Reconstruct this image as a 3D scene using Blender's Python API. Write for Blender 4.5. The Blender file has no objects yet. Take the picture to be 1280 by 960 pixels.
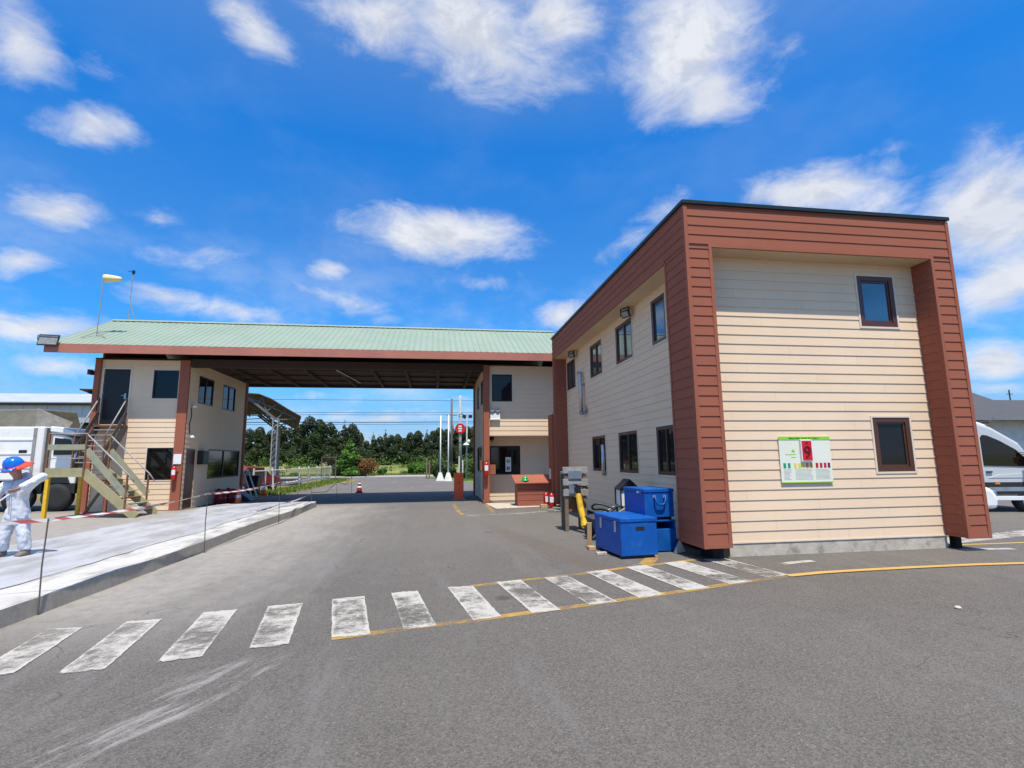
import bpy, bmesh, math, random
from mathutils import Vector, Matrix, Euler
random.seed(7)
S = bpy.context.scene
COL = S.collection
PI = math.pi

# ------------------------------------------------------------------ helpers
class MB:
    """collects faces; tf maps local (u, d, z) to world"""
    def __init__(s, tf=None):
        s.v = []; s.f = []; s.m = []; s.uv = []; s.tf = tf; s.hasuv = False
    def add(s, vs, fs, mi=0, uv=None):
        o = len(s.v)
        s.v += [tuple(s.tf(*p)) if s.tf else tuple(p) for p in vs]
        for i, f in enumerate(fs):
            s.f.append([o + k for k in f]); s.m.append(mi)
            s.uv.append(uv[i] if uv else None)
            if uv: s.hasuv = True
        return s
    def quad(s, a, b, c, d, mi=0, uv=None):
        return s.add([a, b, c, d], [(0, 1, 2, 3)], mi, [uv] if uv else None)
    def box(s, x0, x1, y0, y1, z0, z1, mi=0):
        return s.add([(x0,y0,z0),(x1,y0,z0),(x1,y1,z0),(x0,y1,z0),(x0,y0,z1),(x1,y0,z1),(x1,y1,z1),(x0,y1,z1)],
              [(0,3,2,1),(4,5,6,7),(0,1,5,4),(1,2,6,5),(2,3,7,6),(3,0,4,7)], mi)
    def bar(s, p, q, w, h, up=(0,0,1), mi=0):
        """rectangular bar from p to q; w across, h along up"""
        p = Vector(p); q = Vector(q); d = (q-p).normalized(); up = Vector(up)
        r = d.cross(up)
        if r.length < 1e-4: r = d.cross(Vector((1,0,0)))
        r.normalize(); n = r.cross(d).normalized()
        vs = []
        for b in (p, q):
            for sx, sy in ((-1,-1),(1,-1),(1,1),(-1,1)):
                vs.append(b + r*sx*w/2 + n*sy*h/2)
        return s.add(vs, [(0,1,2,3),(7,6,5,4),(0,4,5,1),(1,5,6,2),(2,6,7,3),(3,7,4,0)], mi)
    def tube(s, pts, r, n=8, mi=0, caps=True):
        pts = [Vector(p) for p in pts]; N = len(pts)
        rs = r if isinstance(r, (list, tuple)) else [r]*N
        vs = []; ref = None
        for i, p in enumerate(pts):
            d = (pts[min(i+1,N-1)] - pts[max(i-1,0)]).normalized()
            if ref is None:
                ref = d.cross(Vector((0,0,1)))
                if ref.length < 1e-3: ref = Vector((1,0,0))
            a = (ref - d*ref.dot(d)).normalized(); b = d.cross(a); ref = a
            for k in range(n):
                t = 2*PI*k/n
                vs.append(p + (a*math.cos(t) + b*math.sin(t))*rs[i])
        fs = []
        for i in range(N-1):
            for k in range(n):
                fs.append((i*n+k, i*n+(k+1)%n, (i+1)*n+(k+1)%n, (i+1)*n+k))
        if caps:
            fs.append(tuple(range(n))[::-1]); fs.append(tuple((N-1)*n+k for k in range(n)))
        return s.add(vs, fs, mi)
    def lathe(s, prof, c=(0,0,0), n=20, mi=0, axis='z'):
        vs = []
        for r, h in prof:
            for k in range(n):
                t = 2*PI*k/n
                a, b = r*math.cos(t), r*math.sin(t)
                p = (a, b, h) if axis == 'z' else ((a, h, b) if axis == 'y' else (h, a, b))
                vs.append((c[0]+p[0], c[1]+p[1], c[2]+p[2]))
        N = len(prof)
        fs = [(i*n+k, i*n+(k+1)%n, (i+1)*n+(k+1)%n, (i+1)*n+k) for i in range(N-1) for k in range(n)]
        fs.append(tuple(range(n))[::-1]); fs.append(tuple((N-1)*n+k for k in range(n)))
        return s.add(vs, fs, mi)
    def prism(s, poly, y0, y1, mi=0):
        """poly in (u,z), extruded along d"""
        n = len(poly)
        vs = [(u, y0, z) for u, z in poly] + [(u, y1, z) for u, z in poly]
        fs = [tuple(range(n)), tuple(range(2*n-1, n-1, -1))] + [(i, n+i, n+(i+1)%n, (i+1)%n) for i in range(n)]
        return s.add(vs, fs, mi)
    def build(s, name, mats, parent=None, smooth=False, bevel=0, recalc=True, seg=2):
        off = Vector((0,0,0))
        p = parent
        isrot = False
        while p is not None:
            off += p.location; isrot = isrot or bool(p.get('_rot')); p = p.parent
        if isrot: off = Vector((0,0,0))
        me = bpy.data.meshes.new(name)
        me.from_pydata([Vector(v) - off for v in s.v], [], s.f)
        if not isinstance(mats, (list, tuple)): mats = [mats]
        for m in mats: me.materials.append(m)
        for i, p in enumerate(me.polygons):
            p.material_index = s.m[i]; p.use_smooth = smooth
        if s.hasuv:
            ul = me.uv_layers.new(name='UVMap')
            for i, p in enumerate(me.polygons):
                if s.uv[i]:
                    for k, li in enumerate(p.loop_indices): ul.data[li].uv = s.uv[i][k]
        if recalc:
            bm = bmesh.new(); bm.from_mesh(me); bmesh.ops.recalc_face_normals(bm, faces=bm.faces); bm.to_mesh(me); bm.free()
        me.update()
        o = bpy.data.objects.new(name, me); COL.objects.link(o)
        if parent is not None: o.parent = parent
        if bevel:
            b = o.modifiers.new('bevel', 'BEVEL'); b.width = bevel; b.segments = seg; b.limit_method = 'ANGLE'; b.angle_limit = math.radians(40)
        return o

def tag(o, label, cat, group=None):
    o['label'] = label; o['category'] = cat
    if group: o['group'] = group
    return o
def thing(name, loc, label, cat, group=None, rot=None):
    o = bpy.data.objects.new(name, None); COL.objects.link(o); o.location = loc
    o.empty_display_size = .2
    if rot is not None:
        o.rotation_euler = (0, 0, rot); o['_rot'] = 1
    return tag(o, label, cat, group)
def struct(o, kind='structure'):
    o['kind'] = kind; return o
def copy_tree(o, parent=None):
    c = o.copy(); COL.objects.link(c)
    if parent is not None: c.parent = parent
    for ch in list(o.children): copy_tree(ch, c)
    return c
def localtf(loc, rot=0):
    c, s = math.cos(rot), math.sin(rot)
    return lambda x, y, z: (loc[0]+c*x-s*y, loc[1]+s*x+c*y, loc[2]+z)

# ------------------------------------------------------------------ materials
def newmat(name):
    m = bpy.data.materials.new(name); m.use_nodes = True
    nt = m.node_tree; b = nt.nodes['Principled BSDF']
    return m, nt, b
def N(nt, t, **k):
    n = nt.nodes.new(t)
    for a, v in k.items():
        if a.startswith('i_'):
            key = a[2:]
            n.inputs[int(key) if key.isdigit() else key.replace('_', ' ')].default_value = v
        else: setattr(n, a, v)
    return n
def L(nt, a, b): nt.links.new(a, b)
def pos(nt): return N(nt, 'ShaderNodeNewGeometry').outputs['Position']
def noise(nt, vec, scale, detail=4, rough=.55, sc=None):
    if sc:
        mp = N(nt, 'ShaderNodeMapping'); mp.inputs['Scale'].default_value = sc
        L(nt, vec, mp.inputs[0]); vec = mp.outputs[0]
    n = N(nt, 'ShaderNodeTexNoise'); n.inputs['Scale'].default_value = scale
    n.inputs['Detail'].default_value = detail; n.inputs['Roughness'].default_value = rough
    L(nt, vec, n.inputs['Vector']); return n.outputs[0]
def rng(nt, val, a, b, c=0., d=1., smooth=True):
    n = N(nt, 'ShaderNodeMapRange'); n.clamp = True
    if smooth: n.interpolation_type = 'SMOOTHSTEP'
    L(nt, val, n.inputs[0])
    for i, x in enumerate((a, b, c, d)): n.inputs[1+i].default_value = x
    return n.outputs[0]
def math_(nt, op, a, b=None):
    n = N(nt, 'ShaderNodeMath', operation=op)
    for i, x in enumerate((a, b)):
        if x is None: continue
        if isinstance(x, (int, float)): n.inputs[i].default_value = x
        else: L(nt, x, n.inputs[i])
    return n.outputs[0]
def mix(nt, f, a, b, mode='MIX'):
    n = N(nt, 'ShaderNodeMix', data_type='RGBA', blend_type=mode)
    if isinstance(f, (int, float)): n.inputs[0].default_value = f
    else: L(nt, f, n.inputs[0])
    for i, x in ((6, a), (7, b)):
        if isinstance(x, (tuple, list)): n.inputs[i].default_value = (*x[:3], 1)
        else: L(nt, x, n.inputs[i])
    return n.outputs[2]
def bump(nt, b, h, dist=.01, strength=1.):
    n = N(nt, 'ShaderNodeBump'); n.inputs['Distance'].default_value = dist; n.inputs['Strength'].default_value = strength
    L(nt, h, n.inputs['Height']); L(nt, n.outputs[0], b.inputs['Normal'])
def mat(name, col, rough=.6, metal=0., var=.12, scale=2.5, bmp=0., bscale=40., dirt=None, dirtamt=.0, dscale=1.2, spec=None, stretch=None):
    m, nt, b = newmat(name)
    P = pos(nt)
    n1 = noise(nt, P, scale, 5, .6, stretch)
    f = rng(nt, n1, .25, .75, 1-var, 1+var, False)
    vm = N(nt, 'ShaderNodeVectorMath', operation='SCALE'); vm.inputs[0].default_value = col[:3]; L(nt, f, vm.inputs['Scale'])
    c = vm.outputs[0]
    if dirt:
        n2 = noise(nt, P, dscale, 6, .65)
        c = mix(nt, rng(nt, n2, .5, .72, 0, dirtamt), c, dirt)
    L(nt, c, b.inputs['Base Color'])
    r2 = rng(nt, n1, .2, .8, max(0, rough-.07), min(1, rough+.07), False); L(nt, r2, b.inputs['Roughness'])
    b.inputs['Metallic'].default_value = metal
    if spec is not None: b.inputs['Specular IOR Level'].default_value = spec
    if bmp: bump(nt, b, noise(nt, P, bscale, 5, .6, stretch), bmp)
    return m
def siding(name, col, exp, z0, axis, grain=.35):
    """fibre cement boards: slight per board tone and embossed wood grain"""
    m, nt, b = newmat(name)
    P = pos(nt); sp = N(nt, 'ShaderNodeSeparateXYZ'); L(nt, P, sp.inputs[0])
    k = math_(nt, 'FLOOR', math_(nt, 'DIVIDE', math_(nt, 'SUBTRACT', sp.outputs[2], z0), exp))
    along = sp.outputs[axis]
    seg = math_(nt, 'FLOOR', math_(nt, 'DIVIDE', math_(nt, 'ADD', along, math_(nt, 'MULTIPLY', k, 1.37)), 3.6))
    cm = N(nt, 'ShaderNodeCombineXYZ'); L(nt, k, cm.inputs[0]); L(nt, seg, cm.inputs[1])
    wn = N(nt, 'ShaderNodeTexWhiteNoise', noise_dimensions='3D'); L(nt, cm.outputs[0], wn.inputs['Vector'])
    f1 = rng(nt, wn.outputs[0], 0, 1, .982, 1.018, False)
    n2 = noise(nt, P, .9, 5, .6); f2 = rng(nt, n2, .3, .7, .965, 1.03, False)
    n4 = noise(nt, P, 2.2, 6, .7, (3, 3, .35)); f4 = rng(nt, n4, .58, .8, 1.0, .90)
    g = noise(nt, P, 9, 6, .7, (.5, .5, 16)); f3 = rng(nt, g, .3, .7, .97, 1.03, False)
    f = math_(nt, 'MULTIPLY', math_(nt, 'MULTIPLY', f1, f2), math_(nt, 'MULTIPLY', f3, f4))
    fr_ = math_(nt, 'FRACT', math_(nt, 'DIVIDE', math_(nt, 'ADD', along, math_(nt, 'MULTIPLY', k, 1.37)), 3.6))
    f = math_(nt, 'MULTIPLY', f, rng(nt, math_(nt, 'ABSOLUTE', math_(nt, 'SUBTRACT', fr_, .5)), .4990, .4994, 1., .72))
    dr_ = noise(nt, P, 1.0, 6, .7, (7, 7, .30)); base_d = rng(nt, sp.outputs[2], .15, 1.1, 1., .25)
    f = math_(nt, 'MULTIPLY', f, math_(nt, 'SUBTRACT', 1.0, math_(nt, 'MULTIPLY', rng(nt, dr_, .56, .78, 0, .16), base_d)))
    vm = N(nt, 'ShaderNodeVectorMath', operation='SCALE'); vm.inputs[0].default_value = col; L(nt, f, vm.inputs['Scale'])
    L(nt, vm.outputs[0], b.inputs['Base Color']); b.inputs['Roughness'].default_value = .8
    b.inputs['Specular IOR Level'].default_value = .15
    bump(nt, b, g, .002, grain)
    return m

CREAM = (.76, .572, .392); BROWN = (.305, .101, .060)
M = {}
M['siding_front'] = siding('cream siding', CREAM, .172, .23, 0)
M['siding_side'] = siding('cream siding side', CREAM, .172, .10, 1)
M['siding_booth'] = siding('cream booth siding', CREAM, .185, .02, 0)
M['clad_front'] = siding('brown cladding', BROWN, .172, .24, 0)
M['clad_side'] = siding('brown cladding side', BROWN, .172, .24, 1)
M['brown'] = mat('brown trim paint', (.32, .107, .064), .8, spec=.15, var=.08, bmp=.001, bscale=60, stretch=(1,1,.2))
M['fascia'] = mat('fascia paint', (.42, .15, .095), .55, var=.10, scale=1.3, dirt=(.25,.12,.09), dirtamt=.4)
M['cream'] = mat('cream trim paint', (.72,.59,.45), .6, var=.05)
M['soffit'] = mat('soffit board', (.62,.47,.30), .65, var=.06, scale=1.5)
M['winframe'] = mat('brown window frame', (.085,.030,.016), .35, var=.06)
M['blackframe'] = mat('dark aluminium frame', (.018,.016,.016), .4, metal=.3, var=.1)
M['flash'] = mat('dark green roof flashing', (.02,.035,.036), .4, metal=.4, var=.15)
M['concrete'] = mat('bare concrete', (.50,.44,.35), .85, var=.22, scale=5, bmp=.006, bscale=25, dirt=(.14,.12,.10), dirtamt=.7, dscale=3.5)
M['black'] = mat('black plastic', (.012,.012,.013), .45, var=.2)
M['rubber'] = mat('tyre rubber', (.018,.018,.018), .8, var=.2)
M['darkin'] = mat('dark interior', (.012,.010,.009), .9, var=.2)
M['steel'] = mat('galvanised steel', (.50,.51,.52), .38, metal=.85, var=.15, scale=6)
M['steelgrey'] = mat('weathered grey steel', (.30,.295,.28), .6, metal=.1, var=.25, scale=5, dirt=(.14,.09,.06), dirtamt=.5, dscale=4)
M['white'] = mat('white paint', (.78,.78,.76), .45, var=.05)
M['whitedirty'] = mat('dusty white paint', (.62,.61,.57), .5, var=.12, scale=2, dirt=(.35,.31,.26), dirtamt=.5, dscale=1.5)
M['truckwhite'] = mat('dusty white truck paint', (.80,.78,.73), .45, var=.06, scale=1.5, dirt=(.50,.45,.38), dirtamt=.5, dscale=1.2)
M['red'] = mat('red enamel', (.55,.012,.012), .3, var=.1)
M['darkred'] = mat('dull red plastic', (.26,.012,.014), .5, var=.15)
M['blue'] = mat('blue enamel', (.001,.082,.35), .5, spec=.3, var=.14, scale=3, bmp=.002, bscale=14, dirt=(.03,.15,.38), dirtamt=.5, dscale=5)
M['yellow'] = mat('yellow enamel', (.75,.44,.015), .45, var=.15, scale=8, dirt=(.25,.14,.04), dirtamt=.5, dscale=9)
M['orange'] = mat('orange plastic', (.80,.13,.02), .5, var=.12, scale=8, dirt=(.45,.09,.03), dirtamt=.5, dscale=7)
M['barrier'] = mat('orange red steel', (.90,.10,.018), .5, var=.1, scale=4)
M['wood'] = mat('weathered wood', (.19,.135,.085), .8, var=.3, scale=6, bmp=.004, bscale=30, stretch=(3,3,.6))
M['newwood'] = mat('raw timber', (.46,.29,.15), .75, var=.2, scale=7, stretch=(3,3,.6))
M['greywood'] = mat('grey weathered timber', (.30,.28,.25), .8, var=.25, scale=7, bmp=.003, bscale=30)
M['chest'] = siding('brown chest boards', (.30,.10,.065), .2, 0, 0)
M['galvgreen'] = mat('dull green galvanised plate', (.33,.325,.22), .6, metal=.25, var=.3, scale=3, dirt=(.33,.24,.10), dirtamt=.7, dscale=3)
M['olive'] = mat('olive painted steel', (.34,.30,.155), .65, var=.25, scale=3, dirt=(.30,.20,.09), dirtamt=.6, dscale=3)
M['sock'] = mat('faded yellow windsock cloth', (.74,.62,.33), .8, var=.1)
M['lens'] = mat('grey lamp glass', (.22,.225,.22), .15, var=.3, scale=12)
M['shedsteel'] = mat('dull shed steel', (.13,.125,.12), .7, var=.25, scale=4)
M['rust'] = mat('rust brown steel', (.20,.09,.04), .7, metal=.2, var=.3, scale=8)
M['green'] = mat('green plastic', (.01,.30,.08), .25, var=.05)
M['bluehat'] = mat('blue plastic', (.008,.14,.62), .22, var=.03)
M['redcloth'] = mat('red orange cloth', (.75,.07,.03), .8, var=.1)
M['skin'] = mat('skin', (.33,.17,.11), .55, var=.08, scale=20)
M['glove'] = mat('dark glove', (.05,.045,.045), .7, var=.2)
M['boot'] = mat('dusty boot', (.16,.14,.12), .75, var=.25)
M['tarp_truck'] = mat('olive grey truck tarpaulin', (.135,.125,.095), .75, var=.25, scale=3, bmp=.02, bscale=5)
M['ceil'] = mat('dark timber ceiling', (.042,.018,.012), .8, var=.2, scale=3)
M['orangelens'] = mat('orange lens', (.85,.22,.01), .2, var=.03)
M['vanpaint'] = mat('silver white van paint', (.52,.54,.55), .28, var=.03, spec=.6)
M['roofdark'] = mat('dark grey shingles', (.065,.066,.072), .8, var=.2, scale=4, bmp=.01, bscale=20)
M['corr'] = mat('pale corrugated sheet', (.50,.52,.52), .5, metal=.3, var=.12, scale=1)
M['rustroof'] = mat('brown corrugated underside', (.06,.036,.024), .75, var=.25, scale=2)
M['pole'] = mat('concrete pole', (.36,.34,.31), .85, var=.3, scale=3)
M['darkpole'] = mat('dark wood pole', (.12,.10,.085), .85, var=.25, scale=3)
M['wire'] = mat('black cable', (.02,.02,.022), .6, var=.1)

def glassmat(name, base, metal, rough=.03):
    m, nt, b = newmat(name)
    P = pos(nt); n = noise(nt, P, 1.3, 2, .5)
    L(nt, mix(nt, rng(nt, n, .35, .65), base, tuple(x*.75 for x in base)), b.inputs['Base Color'])
    b.inputs['Roughness'].default_value = rough; b.inputs['Metallic'].default_value = metal; b.inputs['IOR'].default_value = 1.55
    bump(nt, b, noise(nt, P, .9, 2, .5), .004, .35)
    return m
M['glass'] = glassmat('window glass', (.012,.014,.018), 0.)
M['glass'].node_tree.nodes['Principled BSDF'].inputs['IOR'].default_value = 1.36
M['glass_coat'] = glassmat('reflective window glass', (.21,.235,.245), .7)
M['glass_dark'] = glassmat('dark shop glass', (.006,.006,.006), 0., .05)

def roofmat():
    m, nt, b = newmat('pale green corrugated roof')
    P = pos(nt); n = noise(nt, P, .8, 5, .6); n2 = noise(nt, P, 3, 5, .7, (2.2, .25, .25))
    c = mix(nt, rng(nt, n, .3, .7), (.235,.298,.220), (.265,.328,.247))
    c = mix(nt, rng(nt, n2, .55, .75, 0, .5), c, (.20,.26,.21))
    L(nt, c, b.inputs['Base Color']); b.inputs['Roughness'].default_value = .5
    return m
M['roof'] = roofmat()

def asphaltmat():
    m, nt, b = newmat('weathered asphalt')
    P = pos(nt); sp = N(nt, 'ShaderNodeSeparateXYZ'); L(nt, P, sp.inputs[0]); X, Y = sp.outputs[0], sp.outputs[1]
    big = noise(nt, P, .22, 5, .6); mid = noise(nt, P, 1.6, 6, .65)
    agg = N(nt, 'ShaderNodeTexVoronoi'); agg.inputs['Scale'].default_value = 85; L(nt, P, agg.inputs['Vector'])
    fine = noise(nt, P, 120, 3, .7)
    c = mix(nt, rng(nt, big, .35, .65), (.094,.082,.070), (.122,.107,.092))
    c = mix(nt, rng(nt, mid, .35, .72, 0, .6), c, (.138,.122,.105))
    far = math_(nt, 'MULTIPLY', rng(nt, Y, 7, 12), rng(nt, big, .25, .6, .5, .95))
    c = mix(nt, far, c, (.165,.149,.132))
    sepc = N(nt, 'ShaderNodeSeparateColor'); L(nt, agg.outputs['Color'], sepc.inputs[0])
    c = mix(nt, rng(nt, sepc.outputs[0], .0, 1., .0, 1., False), mix(nt, .42, c, (.045,.04,.035)), mix(nt, .42, c, (.22,.20,.18)))
    c = mix(nt, rng(nt, fine, .60, .75, 0, .38), c, (.27,.255,.235))
    c = mix(nt, rng(nt, fine, .28, .40, .55, 0), c, (.04,.037,.035))
    # concrete dust along the new slab
    dn = noise(nt, P, .9, 6, .68, (1.6, .5, 1)); dn2 = noise(nt, P, 5, 5, .7)
    d = math_(nt, 'ADD', X, math_(nt, 'MULTIPLY', math_(nt, 'SUBTRACT', dn, .5), 3.2))
    d = rng(nt, d, -4.0, -.9, 1, 0)
    d = math_(nt, 'MULTIPLY', d, rng(nt, Y, 4.5, 7.5)); d = math_(nt, 'MULTIPLY', d, rng(nt, Y, 19.5, 23, 1, 0))
    d = math_(nt, 'MULTIPLY', d, rng(nt, dn2, .25, .65, .6, 1.))
    c = mix(nt, math_(nt, 'MULTIPLY', d, .85), c, (.35,.32,.283))
    # broad pale patches out on the lane, in streaks along the traffic
    st = noise(nt, P, .55, 6, .7, (2.4, .35, 1))
    s1 = math_(nt, 'MULTIPLY', rng(nt, st, .50, .70, 0, .6), rng(nt, X, -5, 5, 1, .3))
    c = mix(nt, s1, c, (.20,.19,.178))
    # smeared white drag marks in front of the crossing
    rot = N(nt, 'ShaderNodeMapping', vector_type='TEXTURE'); rot.inputs['Location'].default_value = (-1.78, 4.2, 0)
    rot.inputs['Rotation'].default_value = (0, 0, math.radians(-29)); L(nt, P, rot.inputs[0])
    rs = N(nt, 'ShaderNodeSeparateXYZ'); L(nt, rot.outputs[0], rs.inputs[0])
    sn = noise(nt, rot.outputs[0], 2.2, 6, .75, (3.2, .55, 1))
    env = math_(nt, 'MULTIPLY', rng(nt, math_(nt, 'ABSOLUTE', rs.outputs[0]), .10, .42, 1, 0), rng(nt, math_(nt, 'ABSOLUTE', rs.outputs[1]), .45, 1.3, 1, 0))
    c = mix(nt, math_(nt, 'MULTIPLY', env, rng(nt, sn, .46, .70, 0, .85)), c, (.36,.345,.325))
    # brown stain by the blue chests
    r2 = N(nt, 'ShaderNodeMapping', vector_type='TEXTURE'); r2.inputs['Location'].default_value = (2.05, 10.2, 0)
    r2.inputs['Rotation'].default_value = (0, 0, math.radians(12)); r2.inputs['Scale'].default_value = (.42, 4.4, 1); L(nt, P, r2.inputs[0])
    gr = N(nt, 'ShaderNodeTexGradient', gradient_type='SPHERICAL'); L(nt, r2.outputs[0], gr.inputs[0])
    c = mix(nt, math_(nt, 'MULTIPLY', rng(nt, gr.outputs['Fac'], 0, .6), rng(nt, mid, .3, .6, .1, .5)), c, (.12,.088,.062))
    # oil spots
    vo = N(nt, 'ShaderNodeTexVoronoi'); vo.inputs['Scale'].default_value = .9; L(nt, P, vo.inputs['Vector'])
    c = mix(nt, math_(nt, 'MULTIPLY', rng(nt, vo.outputs['Distance'], .06, .13, .55, 0), rng(nt, big, .5, .6)), c, (.04,.036,.034))
    # larger pale stones polished out of the surface, fine cracks
    v2 = N(nt, 'ShaderNodeTexVoronoi'); v2.inputs['Scale'].default_value = 26; L(nt, P, v2.inputs['Vector'])
    sc2 = N(nt, 'ShaderNodeSeparateColor'); L(nt, v2.outputs['Color'], sc2.inputs[0])
    c = mix(nt, math_(nt, 'MULTIPLY', rng(nt, v2.outputs['Distance'], .12, .26, .55, 0), rng(nt, sc2.outputs[0], .80, .9)), c, (.27,.25,.225))
    c = mix(nt, math_(nt, 'MULTIPLY', rng(nt, v2.outputs['Distance'], .14, .28, .5, 0), rng(nt, sc2.outputs[1], .86, .93)), c, (.04,.036,.032))
    wv = N(nt, 'ShaderNodeVectorMath', operation='ADD'); L(nt, P, wv.inputs[0])
    wq = N(nt, 'ShaderNodeTexNoise'); wq.inputs['Scale'].default_value = 1.1; wq.inputs['Detail'].default_value = 6; L(nt, P, wq.inputs['Vector']); 
    wq2 = N(nt, 'ShaderNodeVectorMath', operation='SCALE'); L(nt, wq.outputs['Color'], wq2.inputs[0]); wq2.inputs['Scale'].default_value = 1.6; L(nt, wq2.outputs[0], wv.inputs[1])
    v3 = N(nt, 'ShaderNodeTexVoronoi', feature='DISTANCE_TO_EDGE'); v3.inputs['Scale'].default_value = .34; L(nt, wv.outputs[0], v3.inputs['Vector'])
    crk = math_(nt, 'MULTIPLY', rng(nt, v3.outputs['Distance'], .0012, .0042, 1, 0), rng(nt, noise(nt, P, .45, 3, .5), .50, .58))
    c = mix(nt, math_(nt, 'MULTIPLY', crk, .7), c, (.035,.031,.028))
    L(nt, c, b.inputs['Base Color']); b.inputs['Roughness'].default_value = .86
    b.inputs['Specular IOR Level'].default_value = .3
    h = math_(nt, 'ADD', math_(nt, 'MULTIPLY', agg.outputs['Distance'], 1.0), math_(nt, 'MULTIPLY', fine, .6))
    bump(nt, b, h, .006, .8)
    return m
M['asphalt'] = asphaltmat()

def paintmat(name, col, worn, lo=.40, hi=.60, edge=True):
    m, nt, b = newmat(name)
    P = pos(nt)
    n = noise(nt, P, 7, 8, .72); n2 = noise(nt, P, .95, 4, .6); n3 = noise(nt, P, 70, 3, .7)
    f = math_(nt, 'ADD', math_(nt, 'MULTIPLY', n, .55), math_(nt, 'ADD', math_(nt, 'MULTIPLY', math_(nt, 'SUBTRACT', math_(nt, 'MULTIPLY', n2, 1.9), .45), .40), math_(nt, 'MULTIPLY', n3, .22)))
    if edge:
        uv = N(nt, 'ShaderNodeUVMap'); su = N(nt, 'ShaderNodeSeparateXYZ'); L(nt, uv.outputs[0], su.inputs[0])
        e1 = math_(nt, 'ABSOLUTE', math_(nt, 'SUBTRACT', su.outputs[0], .5)); e2 = math_(nt, 'ABSOLUTE', math_(nt, 'SUBTRACT', su.outputs[1], .5))
        inner = math_(nt, 'MAXIMUM', e1, e2)
        f = math_(nt, 'ADD', f, rng(nt, inner, .34, .48, 0, .09))
        f = math_(nt, 'SUBTRACT', f, rng(nt, math_(nt, 'ADD', inner, math_(nt, 'MULTIPLY', math_(nt, 'SUBTRACT', n, .5), .16)), .465, .50, 0, .6))
    a = rng(nt, f, lo, hi)
    a = math_(nt, 'MULTIPLY', a, worn)
    L(nt, mix(nt, rng(nt, n2, .3, .7), col, tuple(x*.86 for x in col)), b.inputs['Base Color']); b.inputs['Roughness'].default_value = .75
    L(nt, a, b.inputs['Alpha'])
    return m
M['zebra'] = paintmat('worn white road paint', (.56,.525,.465), .88, .47, .71)
M['yline'] = paintmat('worn yellow road paint', (.56,.33,.07), .8, .42, .72, False)
M['yline_fresh'] = paintmat('yellow road paint', (.56,.335,.085), .95, .30, .56, False)
M['whiteline'] = paintmat('pale road paint', (.55,.52,.47), .8, .46, .66, False)

def grassmat():
    m, nt, b = newmat('field grass')
    P = pos(nt); a = noise(nt, P, .09, 5, .6, (1, 2.5, 1)); d = noise(nt, P, 3, 6, .7)
    c = mix(nt, rng(nt, a, .40, .60), (.13,.19,.03), (.30,.24,.06))
    c = mix(nt, rng(nt, d, .35, .7, 0, .5), c, (.08,.12,.02))
    L(nt, c, b.inputs['Base Color']); b.inputs['Roughness'].default_value = .9
    bump(nt, b, d, .2, .6); return m
M['grass'] = grassmat()
M['drygrass'] = mat('dry verge grass', (.25,.185,.055), .9, var=.4, scale=4, bmp=.08, bscale=15, dirt=(.11,.13,.025), dirtamt=.8, dscale=1.1)
M['lawn'] = mat('verge lawn', (.13,.19,.025), .9, var=.35, scale=4, bmp=.06, bscale=15)
M['gravel'] = mat('pale gravel road', (.36,.34,.31), .9, var=.15, scale=1)

def leafmat(name, c1, c2, trans=.25):
    m, nt, b = newmat(name)
    g = N(nt, 'ShaderNodeNewGeometry'); oi = N(nt, 'ShaderNodeObjectInfo')
    n = noise(nt, g.outputs['Position'], .7, 4, .6)
    f = math_(nt, 'ADD', math_(nt, 'MULTIPLY', n, .8), math_(nt, 'ADD', math_(nt, 'MULTIPLY', g.outputs['Random Per Island'], .5), math_(nt, 'MULTIPLY', oi.outputs['Random'], .25)))
    c = mix(nt, rng(nt, f, .45, 1.05), c1, c2)
    L(nt, c, b.inputs['Base Color']); b.inputs['Roughness'].default_value = .6; b.inputs['Specular IOR Level'].default_value = .25
    t = N(nt, 'ShaderNodeBsdfTranslucent'); L(nt, c, t.inputs[0])
    mx = N(nt, 'ShaderNodeMixShader'); mx.inputs[0].default_value = trans
    L(nt, b.outputs[0], mx.inputs[1]); L(nt, t.outputs[0], mx.inputs[2])
    L(nt, mx.outputs[0], nt.nodes['Material Output'].inputs[0]); return m
M['leaf_dark'] = leafmat('dark conifer foliage', (.022,.040,.016), (.060,.082,.028))
M['leaf_mid'] = leafmat('mid green foliage', (.026,.048,.015), (.075,.10,.028))
M['leaf_young'] = leafmat('fresh green foliage', (.05,.13,.018), (.12,.24,.035))
M['leaf_rust'] = leafmat('rust brown foliage', (.14,.065,.02), (.27,.14,.045))
M['leaf_hedge'] = leafmat('hedge foliage', (.04,.085,.016), (.10,.17,.035))
M['bark'] = mat('bark', (.09,.07,.052), .9, var=.3, scale=6, bmp=.02, bscale=12)

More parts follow.
